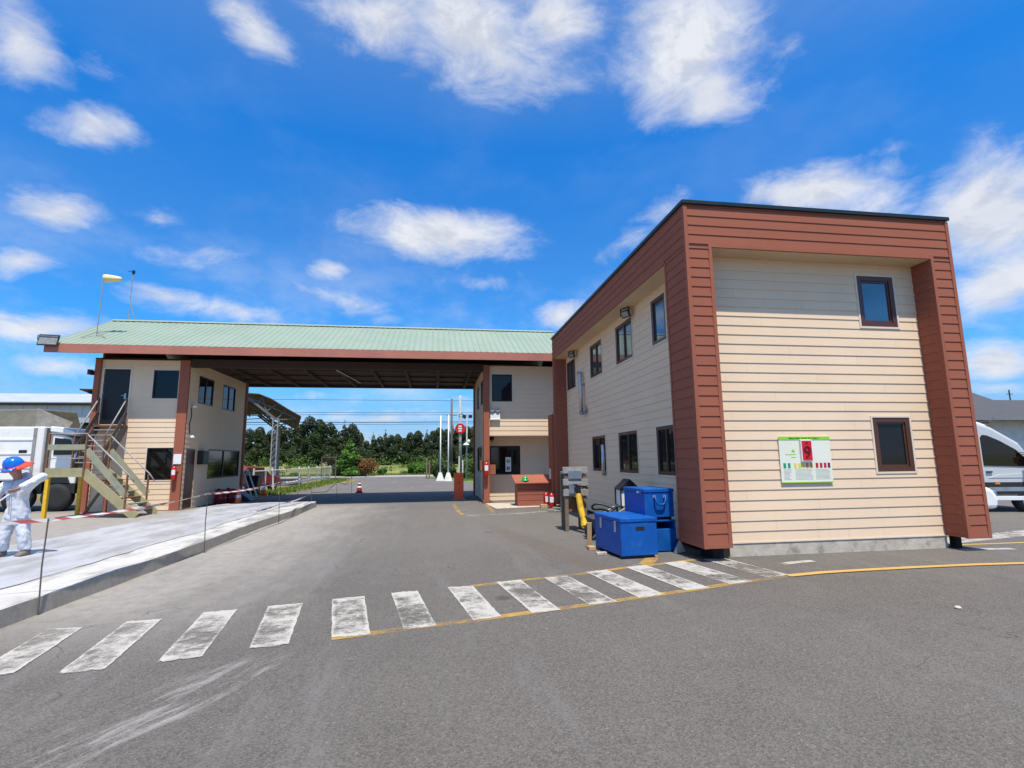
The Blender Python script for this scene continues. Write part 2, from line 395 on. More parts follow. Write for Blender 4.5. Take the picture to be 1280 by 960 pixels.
def tapemat():
    m, nt, b = newmat('red and white barrier tape')
    uv = N(nt, 'ShaderNodeUVMap'); s = N(nt, 'ShaderNodeSeparateXYZ'); L(nt, uv.outputs[0], s.inputs[0])
    fr = math_(nt, 'FRACT', math_(nt, 'ADD', math_(nt, 'MULTIPLY', s.outputs[0], 2.3), math_(nt, 'MULTIPLY', s.outputs[1], .25)))
    L(nt, mix(nt, rng(nt, fr, .56, .60), (.60,.56,.53), (.42,.09,.075)), b.inputs['Base Color']); b.inputs['Roughness'].default_value = .4
    return m
M['tape'] = tapemat()
def sheetmat():
    m, nt, b = newmat('white plastic sheeting')
    P = pos(nt); n = noise(nt, P, 1.2, 6, .65, (1.8, .6, 1)); n2 = noise(nt, P, 6, 5, .7)
    c = mix(nt, rng(nt, n, .35, .68), (.47,.465,.475), (.30,.29,.275))
    c = mix(nt, rng(nt, n2, .60, .80, 0, .6), c, (.33,.31,.28))
    L(nt, c, b.inputs['Base Color']); b.inputs['Roughness'].default_value = .42
    bump(nt, b, noise(nt, P, 2.5, 6, .7, (2, .7, 1)), .05, .7); return m
M['sheet'] = sheetmat()
def slabmat():
    m, nt, b = newmat('fresh concrete slab')
    P = pos(nt); n = noise(nt, P, 1.5, 6, .68, (1.5, .6, 1)); n2 = noise(nt, P, 14, 5, .65)
    g = N(nt, 'ShaderNodeNewGeometry'); s = N(nt, 'ShaderNodeSeparateXYZ'); L(nt, g.outputs['Normal'], s.inputs[0])
    top = mix(nt, rng(nt, n, .42, .62), (.50,.475,.435), (.27,.255,.235))
    side = mix(nt, rng(nt, n2, .3, .7), (.30,.265,.215), (.37,.33,.27))   # formed edge, browner tone picked by the face normal
    c = mix(nt, rng(nt, s.outputs[2], .4, .7), side, top)
    L(nt, c, b.inputs['Base Color']); b.inputs['Roughness'].default_value = .85
    bump(nt, b, n2, .006, .6); return m
M['slab'] = slabmat()
def suitmat():
    m, nt, b = newmat('white disposable coverall')
    P = pos(nt); n = noise(nt, P, 5, 5, .6)
    L(nt, mix(nt, rng(nt, n, .3, .7), (.64,.655,.69), (.56,.575,.61)), b.inputs['Base Color']); b.inputs['Roughness'].default_value = .6
    bump(nt, b, noise(nt, P, 6, 4, .55, (1.6, 1.6, .7)), .035, .8); return m
M['suit'] = suitmat()

# ------------------------------------------------------------------ camera
f_, pitch, roll, yaw = 642.656, .147, -.011, .149
F = Vector((math.sin(yaw)*math.cos(pitch), math.cos(yaw)*math.cos(pitch), math.sin(pitch)))
R = Vector((math.cos(yaw), -math.sin(yaw), 0)); U = R.cross(F)
R2 = R*math.cos(roll) + U*math.sin(roll); U2 = -R*math.sin(roll) + U*math.cos(roll)
cd = bpy.data.cameras.new('camera'); cam = bpy.data.objects.new('camera', cd); COL.objects.link(cam)
mw = Matrix.Identity(4)
for i in range(3):
    mw[i][0] = R2[i]; mw[i][1] = U2[i]; mw[i][2] = -F[i]
mw[0][3], mw[1][3], mw[2][3] = 0, 0, 1.65
cam.matrix_world = mw
cd.sensor_width = 36; cd.lens = f_*36/1280; cd.clip_start = .05; cd.clip_end = 6000
S.camera = cam

# ------------------------------------------------------------------ light + sky
to_sun = Vector((.025, -.371, .928)).normalized()
sd = bpy.data.lights.new('sun', 'SUN'); sd.energy = 4.6; sd.angle = math.radians(.53); sd.color = (1, .945, .84)
so = bpy.data.objects.new('sun', sd); COL.objects.link(so); so.location = (0, -20, 50)
so.rotation_euler = (-to_sun).to_track_quat('-Z', 'Y').to_euler()
W = bpy.data.worlds.new('World'); S.world = W; W.use_nodes = True
nt = W.node_tree; bg = nt.nodes['Background']
sky = N(nt, 'ShaderNodeTexSky', sky_type='NISHITA'); sky.sun_disc = False
sky.sun_elevation = math.asin(to_sun.z); sky.sun_rotation = math.atan2(to_sun.x, to_sun.y)
sky.air_density = 1.0; sky.dust_density = .3; sky.ozone_density = 2.0; sky.altitude = 100
tc = N(nt, 'ShaderNodeTexCoord'); D = tc.outputs['Generated']
sp = N(nt, 'ShaderNodeSeparateXYZ'); L(nt, D, sp.inputs[0])
dv = N(nt, 'ShaderNodeVectorMath', operation='MULTIPLY'); L(nt, D, dv.inputs[0]); dv.inputs[1].default_value = (1, 1, 1.9); DV = dv.outputs[0]
wn = N(nt, 'ShaderNodeTexNoise'); wn.inputs['Scale'].default_value = 6.5; wn.inputs['Detail'].default_value = 6; wn.inputs['Roughness'].default_value = .62
L(nt, DV, wn.inputs['Vector'])
ws = N(nt, 'ShaderNodeVectorMath', operation='SUBTRACT'); L(nt, wn.outputs['Color'], ws.inputs[0]); ws.inputs[1].default_value = (.5, .5, .5)
wk = N(nt, 'ShaderNodeVectorMath', operation='MULTIPLY'); L(nt, ws.outputs[0], wk.inputs[0]); wk.inputs[1].default_value = (.075, .075, .05)
wa = N(nt, 'ShaderNodeVectorMath', operation='ADD'); L(nt, D, wa.inputs[0]); L(nt, wk.outputs[0], wa.inputs[1])
CLOUDS = [(-38.6,32.3,2.6,4.0,29,.9),(-21.0,39.6,3.4,2.0,-21,.95),(-33.4,32.7,2.2,1.1,-19,.55),(-32.8,27.8,3.5,1.6,10,.9),(-35.1,20.8,3.5,1.8,8,.95),(-27.7,22.4,2.7,.7,9,.6),(-37.0,16.2,2.6,1.7,15,.85),(-22.7,20.1,6.7,1.5,15,.5),(-11.5,20.2,3.0,1.5,7,.8),(-26.3,15.5,4.2,1.2,0,.8),(-20.1,14.9,6.9,1.4,1,.8),(-10.1,16.8,7.4,1.5,-10,.7),(-35.1,11.5,5.7,1.4,10,1.1),(-33.5,8.2,4.8,1.1,6,.7),(.5,24.4,9.5,2.8,-1,1.15),(-6.7,42.8,6.3,3.1,1,.9),(5.0,42.8,9.9,5.0,-15,1.1),(14.1,43.8,5.4,4.3,-4,1.0),(29.9,39.4,6.3,6.5,-14,1.15),(31.6,35.2,4.9,3.1,-5,1.0),(39.2,37.5,2.2,1.2,0,.5),(41.7,24.4,6.5,2.7,-16,1.2),(53.4,19.4,4.5,5.0,8,1.25),(53.7,14.2,3.9,3.8,-15,1.0),(52.5,7.6,3.3,2.1,-8,1.1),(52.3,5.3,3.5,1.3,-6,.8),(26.2,25.9,3.7,1.9,12,.75),(22.1,22.9,3.5,1.8,19,.6),(14.1,16.0,3.5,1.4,8,.9),(47.7,26.1,3.0,1.0,-9,.4),(5.0,19.7,6.1,1.4,1,.45),(-5.5,4.9,12.2,1.2,1,.7),(1.4,6.7,7.1,.9,0,.5),(-12.1,6.6,4.8,.8,2,.6),
  (-62,22,9,3,5,.9),(-70,50,14,7,20,1.1),(-100,60,16,8,0,1.1),(60,60,16,9,0,1.1),(150,62,18,9,0,1.2),(-20,72,14,8,0,1.),(-150,68,16,9,30,1.1),(-95,18,14,5,0,1.1),(-115,40,14,7,0,1.1),(-60,34,7,3,0,.9),(-78,35,10,5,0,1.),(72,24,10,4,-5,1.),(95,38,12,6,0,1.),(130,28,14,4,0,.9),(142,30,14,5,10,.8),(170,34,14,5,0,.9),(-130,26,14,5,0,1.),(-160,45,12,6,0,.9)]  # unseen clouds overhead and behind, added to whiten ambient light and a window reflection
acc = None
for az, el, ra, rb, rot, st in CLOUDS:
    az, el, rot = (math.radians(x) for x in (az, el, rot))
    c = Vector((math.sin(az)*math.cos(el), math.cos(az)*math.cos(el), math.sin(el)))
    e = Vector((math.cos(az), -math.sin(az), 0)); n = e.cross(c)
    u = e*math.cos(rot) + n*math.sin(rot); v = -e*math.sin(rot) + n*math.cos(rot)
    mtx = Matrix((u, v, -c)).transposed()
    mp = N(nt, 'ShaderNodeMapping', vector_type='TEXTURE')
    mp.inputs['Location'].default_value = c; mp.inputs['Rotation'].default_value = mtx.to_euler('XYZ')
    mp.inputs['Scale'].default_value = (math.radians(ra)*1.5, math.radians(rb)*1.5, 1.0)
    L(nt, wa.outputs[0], mp.inputs[0])
    g = N(nt, 'ShaderNodeTexGradient', gradient_type='SPHERICAL'); L(nt, mp.outputs[0], g.inputs[0])
    k = math_(nt, 'MULTIPLY', g.outputs['Fac'], st*1.15)
    acc = k if acc is None else math_(nt, 'MAXIMUM', acc, k)
fb = N(nt, 'ShaderNodeTexNoise'); fb.inputs['Scale'].default_value = 9.0; fb.inputs['Detail'].default_value = 12; fb.inputs['Roughness'].default_value = .66; fb.inputs['Distortion'].default_value = .5
L(nt, DV, fb.inputs['Vector'])
dens = math_(nt, 'ADD', acc, math_(nt, 'MULTIPLY', math_(nt, 'SUBTRACT', fb.outputs[0], .5), 1.45))
cov = rng(nt, dens, .20, 1.18, 0, .93)
veil = math_(nt, 'MULTIPLY', rng(nt, noise(nt, DV, 3.6, 8, .62), .44, .74, 0, .42), rng(nt, sp.outputs[2], .12, .50, 1, .12))
veil = math_(nt, 'ADD', veil, rng(nt, sp.outputs[2], 0, .22, .22, 0))
cov = math_(nt, 'MULTIPLY', cov, rng(nt, acc, .05, .30))
cov = math_(nt, 'MAXIMUM', cov, veil)
# cloud tone: soft grey bellies, white tops, bluish where thin
tone = noise(nt, DV, 7.0, 6, .6)
ctone = mix(nt, rng(nt, tone, .35, .65), (5.9,6.1,6.6), (6.9,7.0,7.3))
up_ = N(nt, 'ShaderNodeVectorMath', operation='ADD'); L(nt, DV, up_.inputs[0]); up_.inputs[1].default_value = (0, -.012, .055)
fb2 = N(nt, 'ShaderNodeTexNoise'); fb2.inputs['Scale'].default_value = 9.0; fb2.inputs['Detail'].default_value = 5; fb2.inputs['Roughness'].default_value = .6; fb2.inputs['Distortion'].default_value = .5
L(nt, up_.outputs[0], fb2.inputs['Vector'])
under = math_(nt, 'MULTIPLY', rng(nt, math_(nt, 'SUBTRACT', fb2.outputs[0], fb.outputs[0]), -.06, .16), rng(nt, dens, .5, 1.2))
ctone = mix(nt, math_(nt, 'MULTIPLY', under, .75), ctone, (4.5,4.8,5.5))
cr = N(nt, 'ShaderNodeValToRGB'); L(nt, sp.outputs[2], cr.inputs[0])
for p_, c_ in zip((0, .15, .38, .54, 1.), ((.42,.50,.86),(.38,.74,1.14),(.31,.98,1.62),(.14,1.0,1.82),(.22,.92,1.5))):
    e_ = cr.color_ramp.elements[0] if p_ == 0 else (cr.color_ramp.elements[1] if p_ == 1. else cr.color_ramp.elements.new(p_))
    e_.color = tuple(x/2 for x in c_) + (1,)
sg = mix(nt, 1.0, sky.outputs[0], cr.outputs[0], 'MULTIPLY')
s2 = N(nt, 'ShaderNodeVectorMath', operation='SCALE'); L(nt, sg, s2.inputs[0]); s2.inputs['Scale'].default_value = 2.0
skyc = mix(nt, cov, s2.outputs[0], ctone)
L(nt, skyc, bg.inputs['Color']); bg.inputs['Strength'].default_value = .10

S.view_settings.view_transform = 'Standard'; S.view_settings.look = 'None'; S.view_settings.gamma = 1; S.view_settings.use_curve_mapping = False
S.view_settings.exposure = .35
S.render.engine = 'CYCLES'
try:
    S.cycles.use_denoising = True; S.cycles.max_bounces = 8; S.cycles.transparent_max_bounces = 8
    S.cycles.sample_clamp_indirect = 8
except Exception: pass

# ------------------------------------------------------------------ building helpers
def front(y): return lambda u, d, z: (u, y-d, z)
def left(x): return lambda u, d, z: (x-d, u, z)
def right(x): return lambda u, d, z: (x+d, u, z)

def lap(mb, u0, u1, z0, z1, ex, opens=(), proud=.014, depth=.05):
    i = 0
    while z0 + i*ex < z1 - 1e-4:
        zb = z0 + i*ex; zt = min(zb+ex, z1)
        cuts = sorted({zb, zt} | {z for o in opens for z in o[2:4] if zb < z < zt})
        for a, b in zip(cuts, cuts[1:]):
            mid = (a+b)/2; ivs = [(u0, u1)]
            for o in opens:
                if o[2] < mid < o[3]:
                    nv = []
                    for s, e in ivs:
                        if o[1] <= s or o[0] >= e: nv.append((s, e)); continue
                        if o[0] > s: nv.append((s, o[0]))
                        if o[1] < e: nv.append((o[1], e))
                    ivs = nv
            da = proud - (proud-.002)*(a-zb)/ex; db = proud - (proud-.002)*(b-zb)/ex
            for s, e in ivs:
                mb.quad((s,da,a),(e,da,a),(e,db,b),(s,db,b))
                if a == zb: mb.quad((s,.001,a),(e,.001,a),(e,da,a),(s,da,a))
                for x in (s, e): mb.quad((x,-.001,a),(x,da,a),(x,db,b),(x,-.001,b))
        i += 1
    for o in opens:
        a, b, c, d = o[:4]
        for q in (((a,c),(b,c)),((a,d),(b,d)),((a,c),(a,d)),((b,c),(b,d))):
            (p0, q0), (p1, q1) = q
            mb.quad((p0,.003,q0),(p1,.003,q1),(p1,-depth,q1),(p0,-depth,q0))

def window(root, tf, o, fw=.07, fm='winframe', pm='glass', mull=(), trim=True, sash=False, depth=.045, label=None):
    """frame set back in the opening, pane behind it, pale outer trim"""
    a, b, c, d = o
    mb = MB(tf)
    for x0, x1, z0, z1 in ((a,a+fw,c,d),(b-fw,b,c,d),(a+fw,b-fw,c,c+fw),(a+fw,b-fw,d-fw,d)):
        mb.box(x0, x1, -.045, .012, z0, z1)
    for mu in mull: mb.box(mu-.025, mu+.025, -.045, .006, c+fw, d-fw)
    if sash:
        s = fw*.45
        A, B, C_, D_ = a+fw, b-fw, c+fw, d-fw
        for x0, x1, z0, z1 in ((A,A+s,C_,D_),(B-s,B,C_,D_),(A+s,B-s,C_,C_+s),(A+s,B-s,D_-s,D_)):
            mb.box(x0, x1, -.044, -.008, z0, z1)
    w = mb.build('window', M[fm], root)
    if label: w['label'] = label
    p = MB(tf); p.box(a+fw*.8, b-fw*.8, -.040, -.026, c+fw*.8, d-fw*.8); p.build('pane', M[pm], w)
    if trim:
        t = MB(tf); k = .036
        for x0, x1, z0, z1 in ((a-k,a,c-k,d+k),(b,b+k,c-k,d+k),(a,b,c-k,c),(a,b,d,d+k)):
            t.box(x0, x1, -.01, .022, z0, z1)
        t.build('window_trim', M['cream'], w)
    return w

# ------------------------------------------------------------------ OFFICE BUILDING (right)
OB = thing('office_building', (4.26, 7.93, 0), 'two-storey office block with cream boards inside a thick brown board frame', 'building')
XL, XR, YF, YW, XA, YE = 4.26, 9.62, 7.93, 8.35, 4.73, 18.32
ZB, ZO, ZT = .225, 5.30, 6.08
fo = [(7.91,8.69,4.07,5.06), (7.91,8.68,1.37,2.35)]
mb = MB(front(YW)); lap(mb, 4.74, 9.15, .235, ZO, .172, fo); mb.build('front_wall', M['siding_front'], OB, recalc=False)
so_ = [(9.79,10.49,4.1,5.1),(11.64,12.79,4.1,5.1),(13.97,15.09,4.1,5.1),(16.8,17.93,4.1,5.1),(9.65,10.53,1.31,2.32),(11.6,12.86,1.31,2.32),(13.92,15.14,1.31,2.32)]
mb = MB(left(XA)); lap(mb, 8.78, 18.06, .10, ZO, .172, so_); mb.build('side_wall', M['siding_side'], OB, recalc=False)
core = MB(); core.box(4.78, 9.58, 8.40, 18.28, .22, 5.285); core.build('rear_wall', M['cream'], OB)
for i, o in enumerate(fo):
    window(OB, front(YW), o, .085, 'winframe', 'glass_coat' if i == 0 else 'glass', sash=True)
for i, o in enumerate(so_):
    mu = [] if o[1]-o[0] < .75 else [(o[0]+o[1])/2]
    window(OB, left(XA), o, .075, 'winframe', 'glass_coat' if i < 4 else 'glass', mu, trim=(i >= 0), sash=False)
# brown frame: solid cores, boards and corner trims
fr = MB()
fr.box(XL+.015, 4.74, YF+.015, 8.78, ZB, ZO+.01); fr.box(9.15, XR-.015, YF+.015, 8.95, ZB, ZO+.01)
fr.box(XL+.015, XR-.015, YF+.015, YE, ZO, ZT)
fr.box(XL+.015, 4.76, 18.06, YE, .0, ZO+.005)
fr.box(4.22, 4.62, YE+.004, 19.02, 0, 3.30)
fr.build('frame_core', M['brown'], OB)
mb = MB(front(YF+.015)); lap(mb, XL+.06, XR-.06, ZO+.05, ZT-.04, .172); lap(mb, XL+.06, 4.74-.055, ZB+.05, ZO, .172); lap(mb, 9.15+.055, XR-.06, ZB+.05, ZO, .172)
mb.build('frame_cladding', M['clad_front'], OB, recalc=False)
mb = MB(left(XL+.015)); lap(mb, YF+.06, YE-.02, ZO+.05, ZT-.04, .172); lap(mb, YF+.06, 8.78-.05, ZB+.05, ZO, .172); lap(mb, 18.07, YE-.01, .05, ZO, .172)
mb.build('frame_cladding', M['clad_side'], OB, recalc=False)
mb = MB(right(9.15)); mb.tf = left(9.15); lap(mb, YF+.06, 8.36, ZB+.05, ZO-.01, .172); mb.build('frame_cladding', M['clad_side'], OB, recalc=False)
mb = MB(left(4.22)); lap(mb, YE+.03, 19.0, .02, 3.28, .172); mb.build('frame_cladding', M['clad_side'], OB, recalc=False)
mb = MB(front(18.06)); lap(mb, XL+.05, 4.72, .02, ZO, .172); mb.build('frame_cladding', M['clad_front'], OB, recalc=False)
tr = MB()
tr.box(XL-.006, XL+.062, YF-.006, YF+.062, ZB-.01, ZT-.035); tr.box(XR-.062, XR+.006, YF-.006, YF+.062, ZB-.01, ZT-.035)
tr.box(4.74-.058, 4.745, YF-.004, YF+.06, ZB-.008, ZO+.052); tr.box(9.145, 9.15+.058, YF-.004, YF+.06, ZB-.008, ZO+.052)
tr.box(4.745, 9.145, YF-.003, YF+.02, ZO-.004, ZO+.05)
tr.box(XL-.004, XL+.05, 8.73, 8.785, ZB-.008, ZO-.004)
tr.box(XL-.003, XL+.02, 8.785, YE, ZO-.004, ZO+.05)
tr.box(XL+.062, 4.682, YF-.003, YF+.02, ZB-.008, ZB+.05); tr.box(9.208, XR-.062, YF-.003, YF+.02, ZB-.008, ZB+.05)
tr.box(XL-.003, XL+.02, YF+.062, 8.73, ZB-.008, ZB+.05)
tr.box(XL-.004, XL+.05, 18.055, 18.105, 0, ZO-.006)
tr.build('corner_trim', M['brown'], OB)
sf = MB(); sf.box(4.745, 9.145, YF+.03, YW+.04, ZO-.012, ZO-.002); sf.box(XL+.03, XA+.04, 8.79, 18.05, ZO-.012, ZO-.002)
sf.build('soffit', M['soffit'], OB)
fl = MB(); fl.box(XL-.03, XR+.03, YF-.03, YE+.01, ZT-.005, ZT+.065); fl.build('roof_flashing', M['flash'], OB, bevel=.006)
fd = MB(); fd.box(4.93, 9.17, 8.338, 18.2, -.05, .205); fd.build('foundation', M['concrete'], OB, bevel=.008)
dp = MB(); dp.box(4.745, 9.145, YW-.024, YW+.03, .212, .234); dp.build('drip_edge', M['cream'], OB)
for q in ((4.55,4.82,8.2,8.6),(9.30,9.42,8.30,8.42)):
    sp_ = MB(); sp_.box(*q, 0, ZB); sp_.build('frame_support', M['darkin'], OB)

# ------------------------------------------------------------------ GATEHOUSE (booths joined by one canopy)
GH = thing('gatehouse', (-3.5, 20.4, 0), 'gatehouse with pale green roof spanning the road between two cream booths', 'building')
lo = [(-11.93,-11.06,3.08,5.10), (-10.28,-9.42,4.03,5.08), (-10.27,-9.40,1.08,2.23)]
mb = MB(front(20.45)); lap(mb, -12.05, -9.30, .02, 5.45, .185, lo); mb.build('booth_wall', M['siding_booth'], GH, recalc=False)
ls = [(21.2,22.55,3.95,5.02),(23.5,24.9,3.95,5.02),(22.5,25.85,1.04,2.22),(20.6,21.35,0.02,2.2)]
mb = MB(right(-9.04)); lap(mb, 20.45, 26.15, .02, 5.45, .185, ls); mb.build('booth_wall', M['siding_booth'], GH, recalc=False)
core = MB(); core.box(-12.04, -9.09, 20.50, 26.1, 0, 5.45); core.build('booth_core', M['darkin'], GH)
dr = MB(front(20.45)); dr.box(-11.90, -11.09, -.045, .0, 3.09, 5.07); d = dr.build('door', M['blackframe'], GH)
hb = MB(front(20.45)); hb.box(-11.21,-11.15,0.001,.012,4.0,4.2); hb.tube([(-11.18,.012,4.12),(-11.18,.06,4.12),(-11.28,.06,4.12)], .012); hb.build('door_handle', M['steel'], d)
jm = MB(front(20.45))
for q in ((-11.99,-11.93,3.02,5.16),(-11.06,-11.0,3.02,5.16),(-11.93,-11.06,5.10,5.16)): jm.box(q[0], q[1], -.01, .025, q[2], q[3])
jm.build('door_frame', M['cream'], d)
window(GH, front(20.45), lo[1], .05, 'blackframe', 'glass')
window(GH, front(20.45), lo[2], .04, 'blackframe', 'glass_dark', trim=True)
window(GH, right(-9.04), ls[0], .05, 'blackframe', 'glass', [21.87], trim=False)
window(GH, right(-9.04), ls[1], .05, 'blackframe', 'glass', [24.2], trim=False)
window(GH, right(-9.04), ls[2], .05, 'blackframe', 'glass_dark', [24.05], trim=False)
db = MB(right(-9.04)); db.box(20.6, 21.35, -.045, -.01, .02, 2.2); db.build('door', M['winframe'], GH)
# right booth
ru = [(2.24,3.07,3.99,5.10)]
mb = MB(front(20.45)); lap(mb, 1.98, 5.6, 2.64, 5.45, .185, ru); mb.build('booth_wall', M['siding_booth'], GH, recalc=False)
rs_ = [(21.35,22.2,3.95,5.0),(23.1,24.2,3.95,5.0),(21.9,24.1,1.15,2.25),(20.72,21.55,.02,2.2)]
mb = MB(left(1.97)); lap(mb, 20.6, 25.62, .02, 5.45, .185, rs_); mb.build('booth_wall', M['siding_booth'], GH, recalc=False)
rl = [(2.24,3.52,1.06,2.24)]
mb = MB(front(21.37)); lap(mb, 2.0, 4.74, .02, 2.63, .185, rl); mb.build('booth_wall', M['siding_booth'], GH, recalc=False)
core = MB(); core.box(2.02, 5.58, 20.5, 25.6, 2.66, 5.45); core.box(2.02, 4.72, 21.42, 25.6, 0, 2.66); core.build('booth_core', M['darkin'], GH)
sf = MB(); sf.box(1.99, 4.74, 20.44, 21.4, 2.615, 2.64); sf.build('overhang_soffit', M['cream'], GH)
window(GH, front(20.45), ru[0], .05, 'blackframe', 'glass')
w = window(GH, front(21.37), rl[0], .06, 'blackframe', 'glass_dark', trim=False)
for o in rs_[:2]: window(GH, left(1.97), o, .05, 'blackframe', 'glass_dark', trim=False)
window(GH, left(1.97), rs_[2], .05, 'blackframe', 'glass_dark', trim=False)
db = MB(left(1.97)); db.box(20.73, 21.54, -.045, -.008, .02, 2.19); db.build('door', M['blackframe'], GH)
# posts
for (a, b, y0, y1, lowz) in ((-12.21,-12.03,20.34,20.56,0),(-9.37,-9.035,20.36,20.47,0),(1.90,2.13,20.33,20.62,0),(-9.12,-8.96,26.12,26.3,0),(1.88,2.02,25.58,25.74,0)):
    p = MB(); p.box(a, b, y0, y1, lowz, 5.46); p.build('post', M['brown'], GH, bevel=.006)
p = MB(); p.box(1.85, 2.18, 20.27, 20.66, 0, .12); p.build('post_plinth', M['rust'], GH, bevel=.008)
for z0, yy, xx in ((1.25, 20.75, 1.80), (1.10, 20.28, 2.14)):   # little wall boxes beside the middle post
    p = MB(); p.box(xx, xx+.22, yy, yy+.25, z0, z0+.38); p.build('wall_box', M['brown'], GH, bevel=.006)
# roof
EY0, EY1, RY, EZ, RZ, RX0, RX1 = 19.58, 26.62, 23.1, 5.80, 7.58, -13.36, 5.45
rf = MB()
for y0, ya in ((EY0, 1), (EY1, -1)):
    rf.add([(RX0,y0,EZ),(RX1,y0,EZ),(RX1,RY,RZ),(RX0,RY,RZ),(RX0,y0,EZ+.035),(RX1,y0,EZ+.035),(RX1,RY,RZ+.035),(RX0,RY,RZ+.035)],
           [(0,1,2,3),(4,5,6,7),(0,1,5,4),(1,2,6,5),(2,3,7,6),(3,0,4,7)])
    x = RX0 + .06
    while x < RX1 - .06:
        hw, h = .03, .020
        p = [(x-hw,EZ+.036),(x-hw*.5,EZ+.036+h),(x+hw*.5,EZ+.036+h),(x+hw,EZ+.036)]
        q = [(x-hw,RZ+.036),(x-hw*.5,RZ+.036+h),(x+hw*.5,RZ+.036+h),(x+hw,RZ+.036)]
        vs = [(u, y0-.04*ya, z-.02) for u, z in p] + [(u, RY-.02*ya, z-.01) for u, z in q]
        rf.add(vs, [(0,1,5,4),(1,2,6,5),(2,3,7,6),(0,1,2,3)])
        x += .235
roof = rf.build('roof', M['roof'], GH)
rc = MB(); rc.add([(RX0,RY-.22,RZ-.03),(RX1,RY-.22,RZ-.03),(RX1,RY,RZ+.085),(RX0,RY,RZ+.085),(RX0,RY+.22,RZ-.03),(RX1,RY+.22,RZ-.03)], [(0,1,2,3),(3,2,5,4)])
rc.build('ridge_cap', M['roof'], roof)
fa = MB(); fa.box(RX0-.03, RX1-.02, 19.545, 19.60, 5.515, 5.825); fa.box(RX0-.03, RX1-.02, 26.6, 26.65, 5.36, 5.80)
fa.build('fascia', M['fascia'], GH, bevel=.004)
ve = MB(); ve.bar((RX0-.01,19.6,5.72),(RX0-.01,RY,7.50),.04,.2); ve.bar((RX0-.01,26.6,5.72),(RX0-.01,RY,7.50),.04,.2); ve.build('verge_board', M['fascia'], GH)
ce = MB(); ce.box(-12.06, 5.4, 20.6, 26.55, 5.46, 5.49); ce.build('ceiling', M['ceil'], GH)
be = MB(); be.box(-12.3, 4.2, 20.34, 20.59, 5.20, 5.50) if False else be.box(-12.3, 4.2, 20.48, 20.6, 5.455, 5.52)
be.box(-9.0, 1.90, 20.36, 20.56, 5.20, 5.50); be.box(-12.3, 4.4, 26.42, 26.58, 5.33, 5.50)
for x in [-8.0+1.35*i for i in range(8)]: be.box(x-.06, x+.06, 20.57, 26.42, 5.34, 5.455)
for y in (22.0, 23.5, 25.0): be.box(-8.78, 1.92, y-.04, y+.04, 5.40, 5.453)
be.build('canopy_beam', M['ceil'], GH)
for i in range(21):
    x = -13.1 + .92*i; rt = MB(); rt.bar((x,19.61,5.66),(x,20.62,6.15),.06,.14); rt.build('rafter', M['ceil'], GH)
gb = MB(front(0)); gb.tf = lambda u, d, z: (-12.06+d, u, z)
gb.prism([(20.5,5.49),(26.5,5.49),(RY,7.45),(20.5,6.2)], -.02, .02); gb.build('gable_wall', M['brown'], GH)
gb = MB(lambda u, d, z: (5.30+d, u, z)); gb.prism([(19.7,5.50),(26.5,5.50),(RY,7.45)], -.02, .02); gb.build('gable_wall', M['ceil'], GH)
cp = MB(); cp.tube([(-4.0,20.62,5.30),(-3.5,24.6,5.30)], .02); cp.build('conduit', M['whitedirty'], GH)

# ------------------------------------------------------------------ GROUND
def sheet(name, poly, z, m, kind='structure'):
    mb = MB(); mb.add([(x, y, z) for x, y in poly], [tuple(range(len(poly)))])
    o = mb.build(name, m, recalc=False)
    if o.data.polygons[0].normal.z < 0: o.data.flip_normals()
    return struct(o, kind)
sheet('ground', [(-1500,-900),(1500,-900),(1500,2500),(-1500,2500)], -.012, M['grass'])
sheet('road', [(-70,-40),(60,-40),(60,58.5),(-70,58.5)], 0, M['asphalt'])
sheet('cross_road', [(-120,58),(120,58),(120,64),(-120,64)], .006, M['gravel'])
V = [(-9.2,26.4),(-8.3,27.0),(-8.15,29),(-7.9,33),(-7.6,37),(-7.35,41),(-6.7,45),(-6.9,48),(-8.0,52.5),(-13,57),(-45,57.5),(-45,30),(-12,29)]
sheet('left_verge', V, .005, M['drygrass'])
V2 = [(2.2,41.6),(3.2,38.5),(9,36),(40,34),(40,57.5),(2.5,55),(-.9,49.4),(-.6,48.2),(.3,46),(1.4,44.2)]
sheet('right_verge', V2, .005, M['lawn'])
# road paint
Z = dict(a=[(-3.89,6.22),(-3.54,6.18),(-3.3,4.91),(-3.62,4.83)], b=[(-3.22,6.33),(-2.87,6.33),(-2.62,4.88),(-2.96,4.83)], c=[(-2.55,6.53),(-2.2,6.58),(-1.95,5.02),(-2.29,4.96)],
 d=[(-1.91,6.67),(-1.52,6.74),(-1.29,5.21),(-1.63,5.15)], e=[(-1.23,6.83),(-.84,6.92),(-.58,5.36),(-.95,5.32)], f=[(-.54,7.0),(-.2,7.06),(.05,5.5),(-.29,5.45)],
 g=[(.17,7.16),(.52,7.18),(.73,5.69),(.41,5.6)], h=[(.83,7.33),(1.2,7.4),(1.41,5.8),(1.06,5.76)], i=[(1.52,7.46),(1.89,7.54),(2.14,6.0),(1.76,5.94)],
 j=[(2.21,7.7),(2.57,7.79),(2.81,6.22),(2.43,6.12)], k=[(2.9,7.91),(3.28,8.01),(3.51,6.42),(3.14,6.33)], l=[(3.6,8.08),(4.0,8.19),(4.25,6.63),(3.85,6.53)], m=[(4.36,8.25),(4.76,8.32),(4.98,6.87),(4.56,6.76)])
mb = MB()
for q in Z.values():
    mb.quad(*[(x, y, .008) for x, y in q], uv=[(0,1),(1,1),(1,0),(0,0)])
struct(mb.build('crosswalk_marking', M['zebra'], recalc=False))
